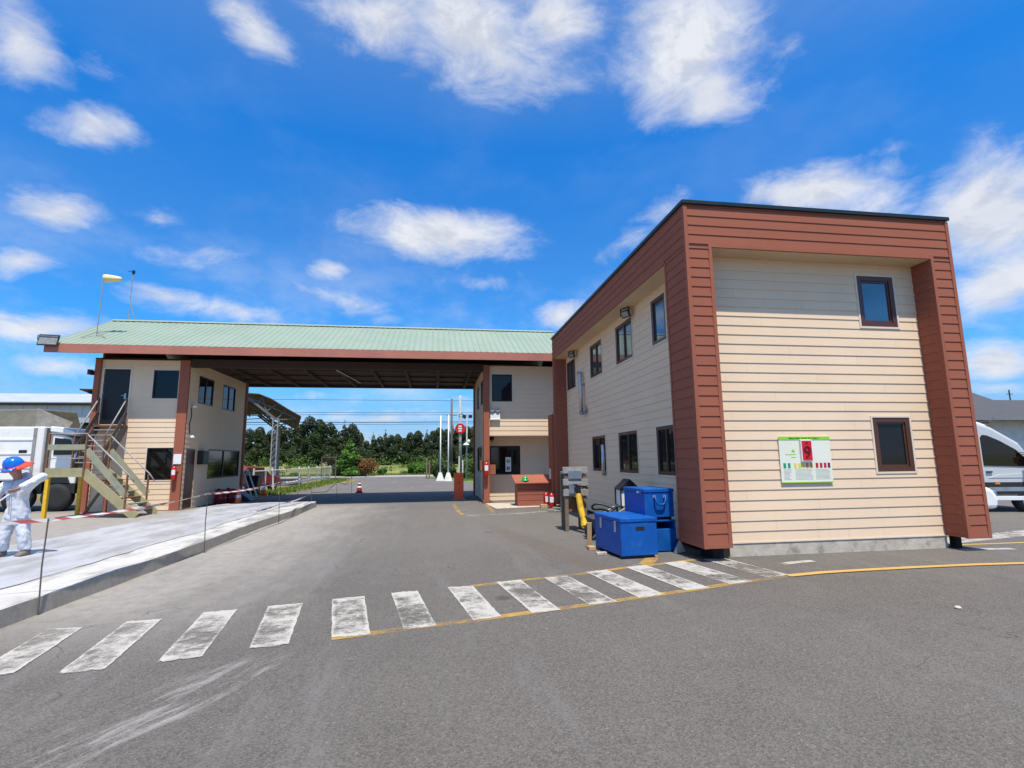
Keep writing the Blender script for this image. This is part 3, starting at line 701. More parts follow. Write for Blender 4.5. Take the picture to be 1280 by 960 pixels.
def strip(name, pts, w, z, m):
    mb = MB(); P = [Vector((x, y, 0)) for x, y in pts]; E = []
    for i, p in enumerate(P):
        d = (P[min(i+1,len(P)-1)]-P[max(i-1,0)]).normalized(); n = Vector((-d.y, d.x, 0)); E.append((p+n*w/2, p-n*w/2))
    for (a, b), (c, d) in zip(E, E[1:]): mb.quad((a.x,a.y,z),(b.x,b.y,z),(d.x,d.y,z),(c.x,c.y,z))
    return struct(mb.build(name, m, recalc=False))
strip('yellow_line', [(4.9,6.86),(5.5,6.95),(6.1,6.98),(7.0,7.0),(8.1,6.99),(9.0,6.93),(10.5,6.75),(13,6.3)], .125, .012, M['yline_fresh'])
strip('yellow_line', [(-.95,5.36),(-.3,5.50),(.4,5.66),(1.06,5.83),(1.75,6.0),(2.43,6.19),(3.14,6.38),(3.85,6.6),(4.9,6.88)], .12, .004, M['yline'])
strip('yellow_line', [(.5,7.14),(1.2,7.34),(2.2,7.6),(2.9,7.85),(3.6,8.03),(4.3,8.25)], .11, .004, M['yline'])
strip('yellow_line', [(3.28,8.0),(3.55,8.4),(3.7,8.75)], .22, .0045, M['yline'])
strip('yellow_line', [(9.0,8.58),(10.1,8.55),(13,8.5),(20,8.4)], .09, .004, M['yline_fresh'])
strip('white_line', [(9.3,8.85),(10.6,9.15),(14,9.9)], .5, .005, M['whiteline'])
strip('white_line', [(9.2,8.12),(9.8,8.08),(10.15,8.02)], .16, .005, M['whiteline'])
strip('white_line', [(5.35,7.62),(5.7,7.72),(6.0,7.75)], .14, .005, M['whiteline'])
strip('yellow_line', [(.74,20.4),(.78,17.4),(.86,16.3)], .14, .004, M['yline'])
strip('yellow_line', [(1.95,20.1),(1.92,18.2),(1.86,16.7)], .14, .004, M['yline'])
sheet('entrance_slab', [(1.95,20.25),(4.2,20.3),(4.2,18.4),(2.1,17.9)], .012, M['concrete'])
strip('white_line', [(1.0,16.0),(2.5,16.2),(3.6,16.7)], .13, .0042, M['whiteline'])
# new concrete slab with its irregular near edge
def slab():
    rnd = random.Random(3)
    ys = [-6+.35*i for i in range(77)]
    mb = MB(); prev = None
    for i, y in enumerate(ys):
        e = -4.36 + .035*math.sin(y*.8) + rnd.uniform(-.015, .015)
        cur = [(-7.75+.12*math.sin(y*.6), y, -.02), (-7.72+.12*math.sin(y*.6), y, .16+.01*math.sin(y*2)), (-6.1, y, .20), (e-.02, y, .20+rnd.uniform(-.006,.006)), (e, y, .185), (e+.02, y, .0), (e+.08, y, -.005)]
        if prev:
            for a in range(6): mb.quad(prev[a], prev[a+1], cur[a+1], cur[a])
        else: mb.add(cur, [tuple(range(7))])
        prev = cur
    mb.add(prev, [tuple(range(7))])
    return struct(mb.build('concrete_slab', M['slab']))
slab()
def plastic():
    rnd = random.Random(5); nx, ny = 44, 190
    from mathutils import noise as mn
    mb = MB(); vs = []
    for j in range(ny+1):
        y = 1.0 + 20.4*j/ny
        x0 = -7.55 + .25*mn.noise((y*.5, 3, 0)) + .1*mn.noise((y*2.1, 9, 0)); x1 = -5.02 + .17*mn.noise((y*.45, 1, 5)) + .07*mn.noise((y*1.9, 4, 2))
        if y > 17.5: x1 += (y-17.5)*.12
        for i in range(nx+1):
            t = i/nx; x = x0 + (x1-x0)*t
            h = .030*abs(mn.noise((x*1.7, y*.45, 0))) + .022*abs(mn.noise((x*4.5+y*.8, y*1.1, 3))) + .008*mn.noise((x*9, y*5, 7))
            ridge = max(0, 1-abs((x+6.15+.3*math.sin(y*.5))/.12)); h += .04*ridge*(.5+.5*mn.noise((y*.7, 2, 2)))
            h += .10*math.exp(-((y-20.6)/.5)**2)*(.5+.5*math.sin(x*5))
            ed = min(t, 1-t); h *= min(1, ed*9)+.05
            z = .208 + h
            if y > 19.9: z -= min(.2, (y-19.9)*.35)
            vs.append((x, y, max(z, .015)))
    fs = [(j*(nx+1)+i, j*(nx+1)+i+1, (j+1)*(nx+1)+i+1, (j+1)*(nx+1)+i) for j in range(ny) for i in range(nx)]
    mb.add(vs, fs)
    o = mb.build('plastic_sheet', M['sheet'], smooth=True)
    return tag(o, 'wrinkled white plastic sheet spread over the fresh concrete slab', 'plastic sheet')
plastic()

# ------------------------------------------------------------------ FIXTURES on the buildings
def floodlight(loc, rot, tilt, label, w=.30, h=.22):
    t = thing('floodlight', loc, label, 'floodlight', 'floodlights fixed to the buildings', rot)
    c, s = math.cos(tilt), math.sin(tilt)
    tf = lambda x, y, z: (x, y*c - z*s, y*s + z*c)
    b = MB(tf); b.box(-w/2, w/2, .0, .05, -h/2, h/2)
    for i in range(6): b.box(-w/2+.03+i*(w-.08)/5, -w/2+.045+i*(w-.08)/5, .05, .085, -h/2+.02, h/2-.02)
    o = b.build('lamp_housing', M['black'], t, bevel=.006)
    g = MB(tf); g.box(-w/2+.03, w/2-.03, -.006, .004, -h/2+.03, h/2-.03); g.build('lamp_glass', M['lens'], o)
    k = MB(); k.box(-w/2-.018, -w/2-.004, -.01, .02, -.02, .14); k.box(w/2+.004, w/2+.018, -.01, .02, -.02, .14); k.box(-w/2-.018, w/2+.018, -.01, .02, .14, .155); k.build('bracket', M['black'], t)
    return t
FL = floodlight((-13.22,19.45,5.93), math.radians(8), math.radians(-18), 'large black floodlight at the outer end of the canopy eave', .58, .42)
floodlight((4.52,11.55,5.12), math.radians(-65), math.radians(25), 'black soffit floodlight above the second upper window from the near corner', .26, .18)
floodlight((4.52,16.55,5.12), math.radians(-65), math.radians(25), 'black soffit floodlight at the far end beside the gatehouse', .26, .18)

def extinguisher(loc, label, on_wall=True, h=.50, r=.075, rot=0):
    t = thing('fire_extinguisher', loc, label, 'fire extinguisher', 'red fire extinguishers', rot)
    b = MB(); b.lathe([(r*.92,0),(r,.015),(r,h*.72),(r*.85,h*.80),(r*.35,h*.86),(r*.3,h*.88)], n=20); b.build('cylinder', M['red'], t, smooth=True)
    v = MB(); v.lathe([(.022,h*.87),(.026,h*.92),(.02,h*.95)], n=10); v.bar((-.01,0,h*.94),(.11,0,h*1.0),.02,.016); v.bar((-.01,0,h*.92),(.10,0,h*.93),.02,.012); v.build('valve', M['black'], t)
    ho = MB(); ho.tube([(-.02,0,h*.92),(-.09,-.01,h*.86),(-.115,-.02,h*.6),(-.10,-.03,h*.3)], .011, 8); ho.build('hose', M['black'], t, smooth=True)
    l = MB(); n = 9
    for i in range(n):
        a0, a1 = (-PI*.5-.95+1.9*i/n, -PI*.5-.95+1.9*(i+1)/n); rr = r+.002
        l.quad((rr*math.cos(a0),rr*math.sin(a0),h*.34),(rr*math.cos(a1),rr*math.sin(a1),h*.34),(rr*math.cos(a1),rr*math.sin(a1),h*.66),(rr*math.cos(a0),rr*math.sin(a0),h*.66))
    l.build('paper_label', M['white'], t)
    return t
extinguisher((-9.24,20.25,1.07), 'red extinguisher hung on the brown post of the stair booth under a white card', h=.56)
extinguisher((1.985,20.20,1.05), 'red extinguisher hung on the brown post in the middle of the gatehouse', h=.62, r=.085)
extinguisher((4.00,17.75,0.0), 'red extinguisher standing on the ground in front of the brown chest', False, .58, .085)
extinguisher((3.84,17.93,0.0), 'red extinguisher on the ground half hidden behind another one', False, .60, .085, .6)

nb = MB(); nb.box(-9.33, -9.07, 20.335, 20.345, 1.64, 2.0); tag(nb.build('notice', M['white']), 'blank white card fixed to the brown post above an extinguisher', 'notice')

def text_obj(name, body, size, mtx, m, parent, ext=.002, bold=0):
    cu = bpy.data.curves.new(name, 'FONT'); cu.body = body; cu.size = size; cu.extrude = ext; cu.align_x = 'CENTER'; cu.align_y = 'CENTER'; cu.offset = bold
    tmp = bpy.data.objects.new(name, cu); COL.objects.link(tmp)
    dg = bpy.context.evaluated_depsgraph_get()
    me = bpy.data.meshes.new_from_object(tmp.evaluated_get(dg)); COL.objects.unlink(tmp); bpy.data.objects.remove(tmp)
    me.transform(mtx); me.materials.clear(); me.materials.append(m)
    o = bpy.data.objects.new(name, me); COL.objects.link(o); o.parent = parent; return o
FACE = Matrix.Rotation(math.radians(90), 4, 'X')
# fire risk board on the front wall
for nm, c in (('pgreen',(.25,.62,.03)),('pdark',(.03,.12,.02)),('pgrey',(.42,.44,.40)),('pred',(.62,.008,.012)),('pteal',(.01,.28,.14)),('pyel',(.80,.62,.05)),('poran',(.75,.22,.02)),('pcrim',(.50,.01,.03)),('pwine',(.22,.01,.05)),('pcream',(.76,.76,.62)),('pnum',(.12,.0,.008))):
    M[nm] = mat('print '+nm[1:], c, .4, var=.03)
FB = thing('fire_risk_board', (6.48, 8.325, 1.605), 'pale fire risk board with a red number nine hung on the front wall', 'sign', rot=math.radians(0))
p = MB(); p.box(-.50,.50,-.012,.0,-.40,.40); p.build('panel', M['pcream'], FB)
g = MB(); g.box(-.501,.501,-.017,-.010,.345,.402); g.box(-.501,.501,-.017,-.010,-.403,-.385); g.build('green_band', M['pgreen'], FB)
tx = MB(); rnd = random.Random(2); x = -.30
while x < .30:
    w_ = rnd.uniform(.012,.022); tx.box(x, x+w_, -.0195, -.017, .362, .362+rnd.uniform(.018,.026)); x += w_ + rnd.choice((.006,.006,.006,.02))
tx.build('heading_print', M['pdark'], FB)
lg = MB(); lg.add([(-.27,-.0145,.14),(-.215,-.0145,.125),(-.205,-.0145,.16),(-.25,-.0145,.175)],[(0,1,2,3)])
x = -.385
while x < -.19: lg.box(x, x+.013, -.0145, -.012, .083, .098); x += .018
lg.box(-.28,-.195,-.0145,-.012,.035,.048); lg.build('green_logo', M['pgreen'], FB)
tabs = MB(); cols = ['pteal']*2+['pyel']*3+['poran']*2+['pcrim']*3+['pwine']
for x, c in zip((-.42,-.335,-.215,-.135,-.06,.015,.095,.205,.285,.365,.440), cols):
    q = MB(); q.box(x-.024, x+.024, -.0155, -.012, -.145, -.06); q.build('risk_tab', M[c], FB)
for (x0, x1) in ((-.44,-.29),(-.22,.12),(.17,.46)):
    z = -.175; ln = MB()
    while z > -.36:
        x = x0
        while x < x1 - rnd.uniform(0, .06):
            w_ = rnd.uniform(.012,.04); ln.box(x, min(x+w_,x1), -.0143, -.012, z, z+.007); x += w_+.008
        z -= .021
    ln.build('small_print', M['pgrey'], FB)
np_ = MB(); np_.box(-.105,.115,-.055,-.012,-.035,.345); pl_ = np_.build('number_frame', M['white'], FB, bevel=.004)
r_ = MB(); r_.box(-.088,.098,-.060,-.053,-.015,.328); rp = r_.build('number_plate', M['pred'], FB)
text_obj('number_print', '9', .30, Matrix.Translation((.005,-.067,.12)) @ FACE, M['pnum'], rp, .003)
text_obj('number_print', 'III', .06, Matrix.Translation((.005,-.064,.285)) @ FACE, M['pnum'], rp, .001)

em = thing('emergency_light', (2.37, 20.43, 3.30), 'white emergency light box with two round lamps above the booth window', 'emergency light')
b = MB(); b.box(2.17,2.56,20.34,20.43,3.28,3.50); b.box(2.16,2.57,20.33,20.435,3.24,3.30); b.build('box', M['white'], em, bevel=.008)
for x in (2.25, 2.47):
    l = MB(); l.lathe([(.02,0),(.075,-.03),(.085,-.09),(.07,-.10)], (x,20.40,3.60), 14, 0, 'y'); l.tube([(x,20.40,3.5),(x,20.40,3.56)],.015); l.build('lamp', M['steelgrey'], em, smooth=True)
cm = MB(); cm.lathe([(.02,2.615),(.09,2.60),(.10,2.54),(.075,2.47),(.02,2.44)], (2.30,21.05,0), 16); tag(cm.build('dome_camera', M['black'], smooth=True), 'black dome camera under the overhang of the gatehouse booth', 'camera')
wn_ = thing('window_notice', (2.98, 21.32, 1.45), 'white notice with two dark blue symbols stuck on the booth window', 'notice')
b = MB(); b.box(2.90,3.13,21.375,21.382,1.18,1.77); b.build('paper', M['white'], wn_)
for z in (1.32, 1.61):
    s = MB(); s.lathe([(.075,-.002),(.075,.003)], (3.015,21.374,z), 16, 0, 'y'); s.build('symbol', M['blue'] if z < 1.5 else M['pteal'], wn_)
    s = MB(); s.box(3.004,3.026,21.366,21.371,z-.04,z+.03); s.lathe([(.016,-.002),(.016,.002)], (3.015,21.368,z+.045), 8, 0, 'y'); s.build('pictogram', M['white'], wn_)
sc = MB(); sc.box(-12.36,-12.24,20.2,20.42,4.86,5.02); sc.tube([(-12.22,20.36,5.04),(-12.42,20.30,5.05)],.012); sc.box(-12.35,-12.25,20.19,20.21,4.88,4.99)
tag(sc.build('security_camera', M['black'], bevel=.008), 'dark security camera on an arm at the outer post of the stair booth', 'camera')
for (y, z, lab) in ((20.62, 3.75, 'small white wall lamp higher up behind the stair booth post'), (20.60, 2.62, 'small white wall lamp lower down behind the stair booth post')):
    t = thing('wall_lamp', (-9.02,y,z), lab, 'wall lamp', 'small white wall lamps')
    b = MB(); b.tube([(-9.04,y,z+.06),(-8.91,y,z+.05)],.014); b.build('arm', M['steel'], t)
    b = MB(); b.lathe([(.02,.06),(.06,.03),(.085,-.03),(.07,-.035)], (-8.87,y,z), 14); b.build('shade', M['white'], t, smooth=True)
cb = MB(); cb.tube([(-9.01,20.66,3.72),(-9.0,20.72,3.4),(-9.01,20.62,3.1),(-9.0,20.68,2.75)],.014); tag(cb.build('cable_loop', M['wire'], smooth=True), 'grey loose cable running between two wall lamps on the booth', 'cable')
ic = thing('wall_speaker', (-9.0, 21.7, 1.6), 'black box speaker on the booth side wall beside the wide window', 'speaker')
b = MB(); b.box(-9.03,-8.80,21.5,21.98,1.62,2.14); b.build('housing', M['black'], ic, bevel=.02)
b = MB(); b.box(-9.0,-8.83,21.49,21.498,1.68,2.08); b.build('grille', M['rubber'], ic)
dp_ = thing('exhaust_pipe', (4.6,15.8,3.05), 'silver flue pipe with elbows on the side wall near the farthest upper window', 'pipe')
b = MB(); b.tube([(4.745,16.15,4.42),(4.62,16.1,4.44),(4.60,15.92,4.40),(4.60,15.84,4.28),(4.60,15.80,3.05)], .062, 12); b.build('duct', M['steel'], dp_, smooth=True)
b = MB(); b.lathe([(.085,3.05),(.085,3.14)], (4.60,15.80,0), 12); b.box(4.60,4.73,15.77,15.83,4.0,4.05); b.box(4.60,4.73,15.50,15.75,3.12,3.16); b.tube([(4.66,15.55,3.05),(4.66,15.55,3.3)],.03); b.build('bracket', M['steelgrey'], dp_)
ds = MB(); ds.box(4.17,4.205,18.6,18.8,.95,1.33); tag(ds.build('switch_box', M['whitedirty'], bevel=.01), 'narrow white switch box on the brown wall behind the chest', 'switch box')
wp = MB(); wp.tube([(4.66,14.0,1.2),(4.66,14.0,2.05)], .06, 10); tag(wp.build('vent_pipe', M['steel'], smooth=True), 'short upright pale pipe against the wall behind the wooden trestle', 'pipe')

# ------------------------------------------------------------------ roof masts
ws_ = thing('windsock', (-12.35, 20.6, 6.3), 'pale windsock on a thin mast standing on the canopy roof', 'windsock')
b = MB(); b.tube([(-12.43,20.6,6.30),(-12.40,20.6,8.62)], .016, 6); b.bar((-12.43,20.6,6.5),(-12.75,20.3,6.20),.02,.02); b.bar((-12.43,20.6,6.5),(-11.9,20.3,6.20),.02,.02); b.bar((-12.43,20.6,6.5),(-12.4,21.4,6.75),.02,.02); b.build('mast', M['steelgrey'], ws_)
b = MB(); b.lathe([(.155,0),(.15,.12),(.115,.38),(.075,.55),(.072,.56)], (-12.36,20.6,8.58), 14, 0, 'x'); b.build('sock', M['sock'], ws_, smooth=True)
an = thing('antenna', (-12.85,23.1,7.6), 'thin antenna mast with a small dark head at the roof ridge', 'antenna')
b = MB(); b.tube([(-12.80,23.1,7.55),(-12.80,23.1,9.75)], .018, 6); b.bar((-12.80,23.1,8.45),(-12.55,23.1,7.62),.022,.022); b.build('mast', M['steelgrey'], an)
b = MB(); b.lathe([(.02,9.65),(.06,9.70),(.06,9.80),(.02,9.84)], (-12.78,23.1,0), 10); b.box(-12.98,-12.80,23.09,23.11,9.76,9.78); b.build('sensor_head', M['black'], an)

# ------------------------------------------------------------------ STAIRCASE of the booth
ST = thing('staircase', (-10.8, 18.9, 0), 'grey green steel staircase with landing climbing to the booth door', 'staircase')
def band(name, p, q, h, t, m=None):
    b = MB(); b.bar(p, q, t, h); return b.build(name, M[m or ('olive' if name == 'stringer' else 'galvgreen')], ST)
LZ, X0, X1, Y0, Y1, Y2 = 1.52, -11.86, -10.80, 18.0, 19.15, 20.35
b = MB(); b.box(X0+.03, X1, Y0+.03, Y1+.3, LZ-.05, LZ-.01); b.build('landing', M['steelgrey'], ST)
band('stringer', (X0,Y0,LZ-.10), (X1-.02,Y0,LZ-.10), .28, .05); band('stringer', (X0,Y0+.02,LZ-.10), (X0,Y1+.3,LZ-.10), .26, .05)
# lower flight, going down towards the road
FX = -9.22
for y in (Y0+.02, Y1+.02): band('stringer', (X1-.02,y,LZ-.10), (FX,y,.02), .27, .05)
for i in range(7):
    t = (i+1)/8; x = X1 + (FX-X1)*t; z = LZ*(1-t)
    b = MB(); b.box(x-.12, x+.13, Y0+.05, Y1-.01, z, z+.035); b.build('tread', M['rust'] if i % 3 == 1 else M['steelgrey'], ST)
# upper flight to the door
for x in (-11.93, -11.02): band('stringer', (x,Y1+.1,LZ-.08), (x,Y2,3.0), .25, .05, 'darkpole')
for i in range(7):
    t = (i+1)/8; y = Y1+.1 + (Y2-Y1-.1)*t; z = LZ + 1.52*t
    b = MB(); b.box(-11.9, -11.05, y-.10, y+.10, z, z+.035); b.build('tread', M['steelgrey'], ST)
b = MB(); b.box(-12.0,-10.98,20.1,20.42,2.98,3.04); b.build('landing', M['rust'], ST)
def rail(pts, m='rust', r=.022):
    b = MB(); b.tube(pts, r, 8); return b.build('handrail', M[m], ST, smooth=True)
def post(p, q, m='rust'):
    b = MB(); b.bar(p, q, .045, .045, (0,1,0)); return b.build('rail_post', M[m], ST)
for y in (Y0-.01, Y1+.05):
    post((X1,y,LZ-.25),(X1,y,LZ+1.1)); post((FX-.32,y,.28),(FX-.32,y,1.32))
    rail([(X1-.02,y,LZ+1.1),(FX-.30,y,1.34),(FX-.12,y,1.10)], 'steelgrey')
    band('guard_plate', (X1+.02,y,LZ+.60),(FX-.30,y,.66), .20, .012)
post((X0,Y0,LZ-.2),(X0,Y0,LZ+1.1)); post((X0,Y1+.3,LZ),(X0,Y1+.3,LZ+1.1))
rail([(X0,Y0,LZ+1.1),(X1,Y0,LZ+1.1)], 'steelgrey'); rail([(X0,Y0,LZ+1.1),(X0,Y1+.3,LZ+1.1)], 'steelgrey'); rail([(X0,Y0+.01,LZ+.33),(X1,Y0+.01,LZ+.33)], 'steelgrey', .014)
band('guard_plate', (X0,Y0-.02,LZ+.68),(X1,Y0-.02,LZ+.68), .17, .012); band('guard_plate', (X0,Y0,LZ+.68),(X0,Y1+.3,LZ+.68), .17, .012)
for x in (-11.93, -11.02):
    post((x,Y1+.1,LZ),(x,Y1+.1,LZ+1.1)); post((x,Y2-.05,2.95),(x,Y2-.05,4.02))
    rail([(x,Y1+.1,LZ+1.08),(x,Y2-.05,4.02)], 'steelgrey'); band('guard_plate', (x+.02,Y1+.1,LZ+.55),(x+.02,Y2-.05,3.5), .17, .012, 'darkpole')
for x, y in ((X0+.06,Y0+.05),(X0+.1,Y1+.35),(-12.05,19.7)):
    if x < -12: continue
    b = MB(); b.bar((x,y,0),(x,y,LZ-.2),.10,.10,(0,1,0)); l = b.build('leg', M['yellow'], ST, bevel=.008); l['label'] = 'yellow painted leg'
b = MB(); b.bar((-11.55,Y1+.32,0),(X1+.02,Y1+.3,LZ-.2),.07,.07); b.build('brace', M['wood'], ST)
b = MB(); b.bar((X1,Y1+.1,0),(X1,Y1+.1,LZ-.1),.09,.09,(0,1,0)); b.build('leg', M['brown'], ST)

# ------------------------------------------------------------------ things along the office side
CH = thing('storage_chest', (3.55, 19.1, 0), 'brown board chest with a sloping lid in front of the booth window', 'chest')
b = MB(); b.box(2.98,4.2,18.72,19.45,0,.86); b.build('chest_body', M['chest'], CH, bevel=.006)
sl = MB()
for z in (.2,.4,.6): sl.box(2.965,4.21,18.70,18.722,z+.004,z+.19)
sl.box(2.965,4.21,18.70,18.722,.004,.19); sl.build('front_board', M['chest'], CH, bevel=.004)
b = MB(lambda u, d, z: (d, u, z)); b.prism([(18.58,.80),(19.5,1.06),(19.5,1.10),(18.58,.84)], 2.86, 4.30); b.build('lid', M['brown'], CH, bevel=.004)
hh = thing('hard_hat', (3.27, 18.82, .90), 'green hard hat lying on the lid of the brown chest', 'hard hat')
b = MB(); b.lathe([(.155,.90),(.155,.915),(.135,.92),(.128,.97),(.10,1.03),(.05,1.06),(.005,1.065)], (3.27,18.82,0), 18); b.build('shell', M['green'], hh, smooth=True)
b = MB(); b.box(3.24,3.30,18.60,18.70,.90,.915); b.build('peak', M['green'], hh, bevel=.006)
wb = MB(); wb.box(3.62,3.86,17.75,17.95,0,.13); tag(wb.build('wood_block', M['newwood'], bevel=.008), 'raw timber block on the ground beside the extinguishers', 'wood block')
lp = MB(); lp.tube([(4.02,16.4,.05),(4.08,16.6,.98)], .03); tag(lp.build('leaning_pipe', M['steel'], smooth=True), 'silver pipe leaning behind the wooden trestle', 'pipe')
co = MB(); co.tube([(3.75+.18*math.cos(a)+.02*a, 16.4+.35*math.sin(a), .02+.012*a) for a in [i*.45 for i in range(36)]], .014, 6); tag(co.build('cable_coil', M['steelgrey'], smooth=True), 'grey cable coiled on the ground behind the wooden trestle', 'cable')
TR = thing('trestle_stand', (3.28, 12.15, 0), 'weathered wooden trestle stand holding pale metal plates', 'stand')
for x, y in ((3.06,12.0),(3.50,12.0),(3.08,12.42),(3.50,12.42)):
    b = MB(); b.bar((x,y,0),(x,y,1.30),.085,.08,(0,1,0)); b.build('leg', M['wood'], TR, bevel=.006)
for z, h in ((1.40,.15),(1.12,.15),(.88,.15)):
    b = MB(); b.box(2.98,3.58,11.93,12.01,z-h/2,z+h/2); b.build('cross_board', M['greywood'], TR, bevel=.006)
b = MB(); b.box(3.02,3.54,12.05,12.40,1.31,1.36); b.build('table_top', M['greywood'], TR, bevel=.005)
for q in ((3.10,3.42,1.20,1.40),(3.11,3.38,.86,1.10)):
    b = MB(); b.box(q[0],q[1],11.905,11.925,q[2],q[3]); b.build('metal_plate', M['steel'], TR, bevel=.004)
b = MB(); b.box(3.10,3.46,12.05,12.4,.42,.50); b.lathe([(.14,.5),(.16,.6),(.12,.74),(.05,.78)], (3.25,12.2,0), 12); b.build('clamp_block', M['rust'], TR, bevel=.01)
YJ = thing('hydraulic_breaker', (3.36, 11.78, 0), 'yellow hand held breaker tool leaning upright on the wooden trestle', 'power tool')
b = MB(); b.tube([(3.37,11.62,.16),(3.36,11.66,.30),(3.33,11.76,.55),(3.30,11.83,.86)], [.085,.065,.072,.062], 12); b.box(3.31,3.43,11.57,11.69,.12,.24); b.build('tool_body', M['yellow'], YJ, smooth=False, bevel=.006)
b = MB(); b.tube([(3.37,11.62,.14),(3.38,11.60,.02)], [.03,.012], 8); b.build('chisel', M['steelgrey'], YJ)
b = MB(); b.tube([(3.32,11.83,.86),(3.29,11.86,1.02)],[.055,.07],10); b.tube([(3.22,11.78,1.06),(3.29,11.86,1.05),(3.47,11.80,1.04),(3.52,11.8,.97)],.028,8); b.build('tool_handle', M['black'], YJ)
def bluebox(loc, rot, W_, D_, H_, name, label, cat, lidh=.07):
    t = thing(name, loc, label, cat, 'blue steel site boxes', rot)
    b = MB(); b.box(-W_/2, W_/2, -D_/2, D_/2, .05, H_-lidh); b.build('chest_body', M['blue'], t, bevel=.008)
    b = MB(); b.box(-W_/2-.012, W_/2+.012, -D_/2-.012, D_/2+.012, H_-lidh+.004, H_); b.build('lid', M['blue'], t, bevel=.010)
    for y in (-D_/2+.1, D_/2-.1):
        b = MB(); b.box(-W_/2+.03, W_/2-.03, y-.04, y+.04, 0, .05); b.build('skid', M['black'], t)
    return t
B1 = bluebox((3.36,9.06,0), math.radians(5), .66, 1.12, .66, 'tool_chest', 'low long blue steel chest with a hand slot, nearest to the crossing', 'tool chest')
b = MB(); b.box(-.06,.10,-.565,-.559,.46,.52); b.build('hand_slot', M['darkin'], B1)
for y in (-.36,.25):
    b = MB(); b.box(-.352,-.331,y-.03,y+.03,.42,.60); b.box(-.358,-.350,y-.018,y+.018,.43,.50); b.build('hasp', M['steel'], B1, bevel=.003)
B2 = thing('steel_cabinet', (4.0,9.42,0), 'blue steel base cabinet with an open slot carrying another chest', 'cabinet', 'blue steel site boxes', math.radians(3))
b = MB(); b.box(-.28,.28,-.44,.44,.02,.40); b.box(-.28,-.25,-.44,.44,.40,.545); b.box(.25,.28,-.44,.44,.40,.545); b.box(-.25,.25,.41,.44,.40,.545); b.box(-.28,.28,-.44,.44,.53,.56); b.build('cabinet_body', M['blue'], B2, bevel=.006)
B3 = bluebox((3.98,9.42,.56), math.radians(3), .56, .90, .55, 'tool_chest', 'upper blue steel chest with a drop handle stacked on a blue cabinet', 'tool chest')
b = MB(); b.tube([(-.10,-.455,.40),(-.10,-.50,.40),(-.085,-.505,.31),(-.05,-.505,.275),(.05,-.505,.275),(.085,-.505,.31),(.10,-.50,.40),(.10,-.455,.40)], .017, 8); b.build('drop_handle', M['blue'], B3, smooth=True)
for x in (-.10,.10):
    b = MB(); b.box(x-.025,x+.025,-.462,-.448,.385,.435); b.build('handle_plate', M['steelgrey'], B3)
b = MB(); b.bar((-.285,-.30,.46),(-.40,-.42,.50),.03,.03); b.build('hasp', M['steel'], B3)
pk = MB(); pk.bar((2.895,9.70,.0),(2.895,9.655,.47),.085,.03,(0,1,0)); tag(pk.build('plank', M['newwood'], bevel=.004), 'short raw plank propped against the end of the low blue chest', 'plank')
pk = MB(); pk.box(2.80,2.93,9.40,9.55,.0,.07); tag(pk.build('wood_offcut', M['newwood'], bevel=.006), 'small timber offcut lying under the raw plank', 'wood offcut')
cb_ = MB(); cb_.box(2.80,2.98,8.93,9.02,0,.05); tag(cb_.build('cinder_block', M['concrete'], bevel=.008), 'small grey concrete lump beside the low blue chest', 'concrete lump')
pr_ = MB(); pr_.prism([(4.14,0),(4.36,.04),(4.26,.24)], 8.78, 8.82); tag(pr_.build('wedge_prop', M['steel']), 'small grey triangular prop under the brown pillar edge', 'prop')
# wheelbarrow tipped on its nose behind the low blue chest
WB = thing('wheelbarrow', (3.3,10.8,0), 'grey wheelbarrow tipped up between the trestle and the blue chest', 'wheelbarrow')
b = MB()
T0 = [(3.36,10.55,.06),(3.60,10.55,.06),(3.60,10.95,.06),(3.36,10.95,.06)]
T1 = [(3.20,10.40,.44),(3.72,10.40,.52),(3.72,11.10,.52),(3.22,11.10,.44)]
b.add(T0+T1, [(0,3,2,1)]+[(i,(i+1)%4,4+(i+1)%4,4+i) for i in range(4)])
o = b.build('tray', M['roofdark'], WB, bevel=.01); sm = o.modifiers.new('solid','SOLIDIFY'); sm.thickness = .008
for y in (10.45, 11.05):
    b = MB(); b.tube([(3.2,y,.06),(3.6,y,.46),(3.95,y,.66),(4.15,y,.64)], .02, 8); b.build('handle', M['steelgrey'], WB, smooth=True)
b = MB(); b.lathe([(.05,-.04),(.17,-.045),(.19,0),(.17,.045),(.05,.04)], (3.30,10.75,.19), 18, 0, 'y'); b.build('wheel', M['rubber'], WB, smooth=True)
ho = MB(); ho.tube([(3.45+.22*math.sin(a*1.1), 10.25+.07*a, .55+.03*math.sin(a*2.3)+.16*max(0,math.sin(a*.5))) for a in [i*.3 for i in range(24)]], .022, 8); tag(ho.build('air_hose', M['black'], smooth=True), 'black hose looped over the tipped wheelbarrow', 'hose')
LN = thing('lantern_box', (4.2,10.95,0), 'small house shaped glass case with a pitched top on black legs', 'display case')
for x, y in ((3.95,10.80),(4.36,10.80),(3.95,11.1),(4.36,11.1)):
    b = MB(); b.bar((x,y,.0),(x+.02,y,.66),.03,.03,(0,1,0)); b.build('leg', M['black'], LN)
b = MB()
for x, y in ((3.95,10.78),(4.36,10.78),(3.95,11.12),(4.36,11.12)): b.box(x-.012,x+.012,y-.012,y+.012,.62,1.0)
for z in (.63,1.0):
    for y in (10.78,11.12): b.box(3.95,4.36,y-.01,y+.01,z-.01,z+.01)
    for x in (3.95,4.36): b.box(x-.01,x+.01,10.78,11.12,z-.01,z+.01)
b.build('frame', M['black'], LN)
b = MB(); b.box(3.965,4.345,10.80,11.10,.65,.985); b.build('case_body', M['white'], LN)
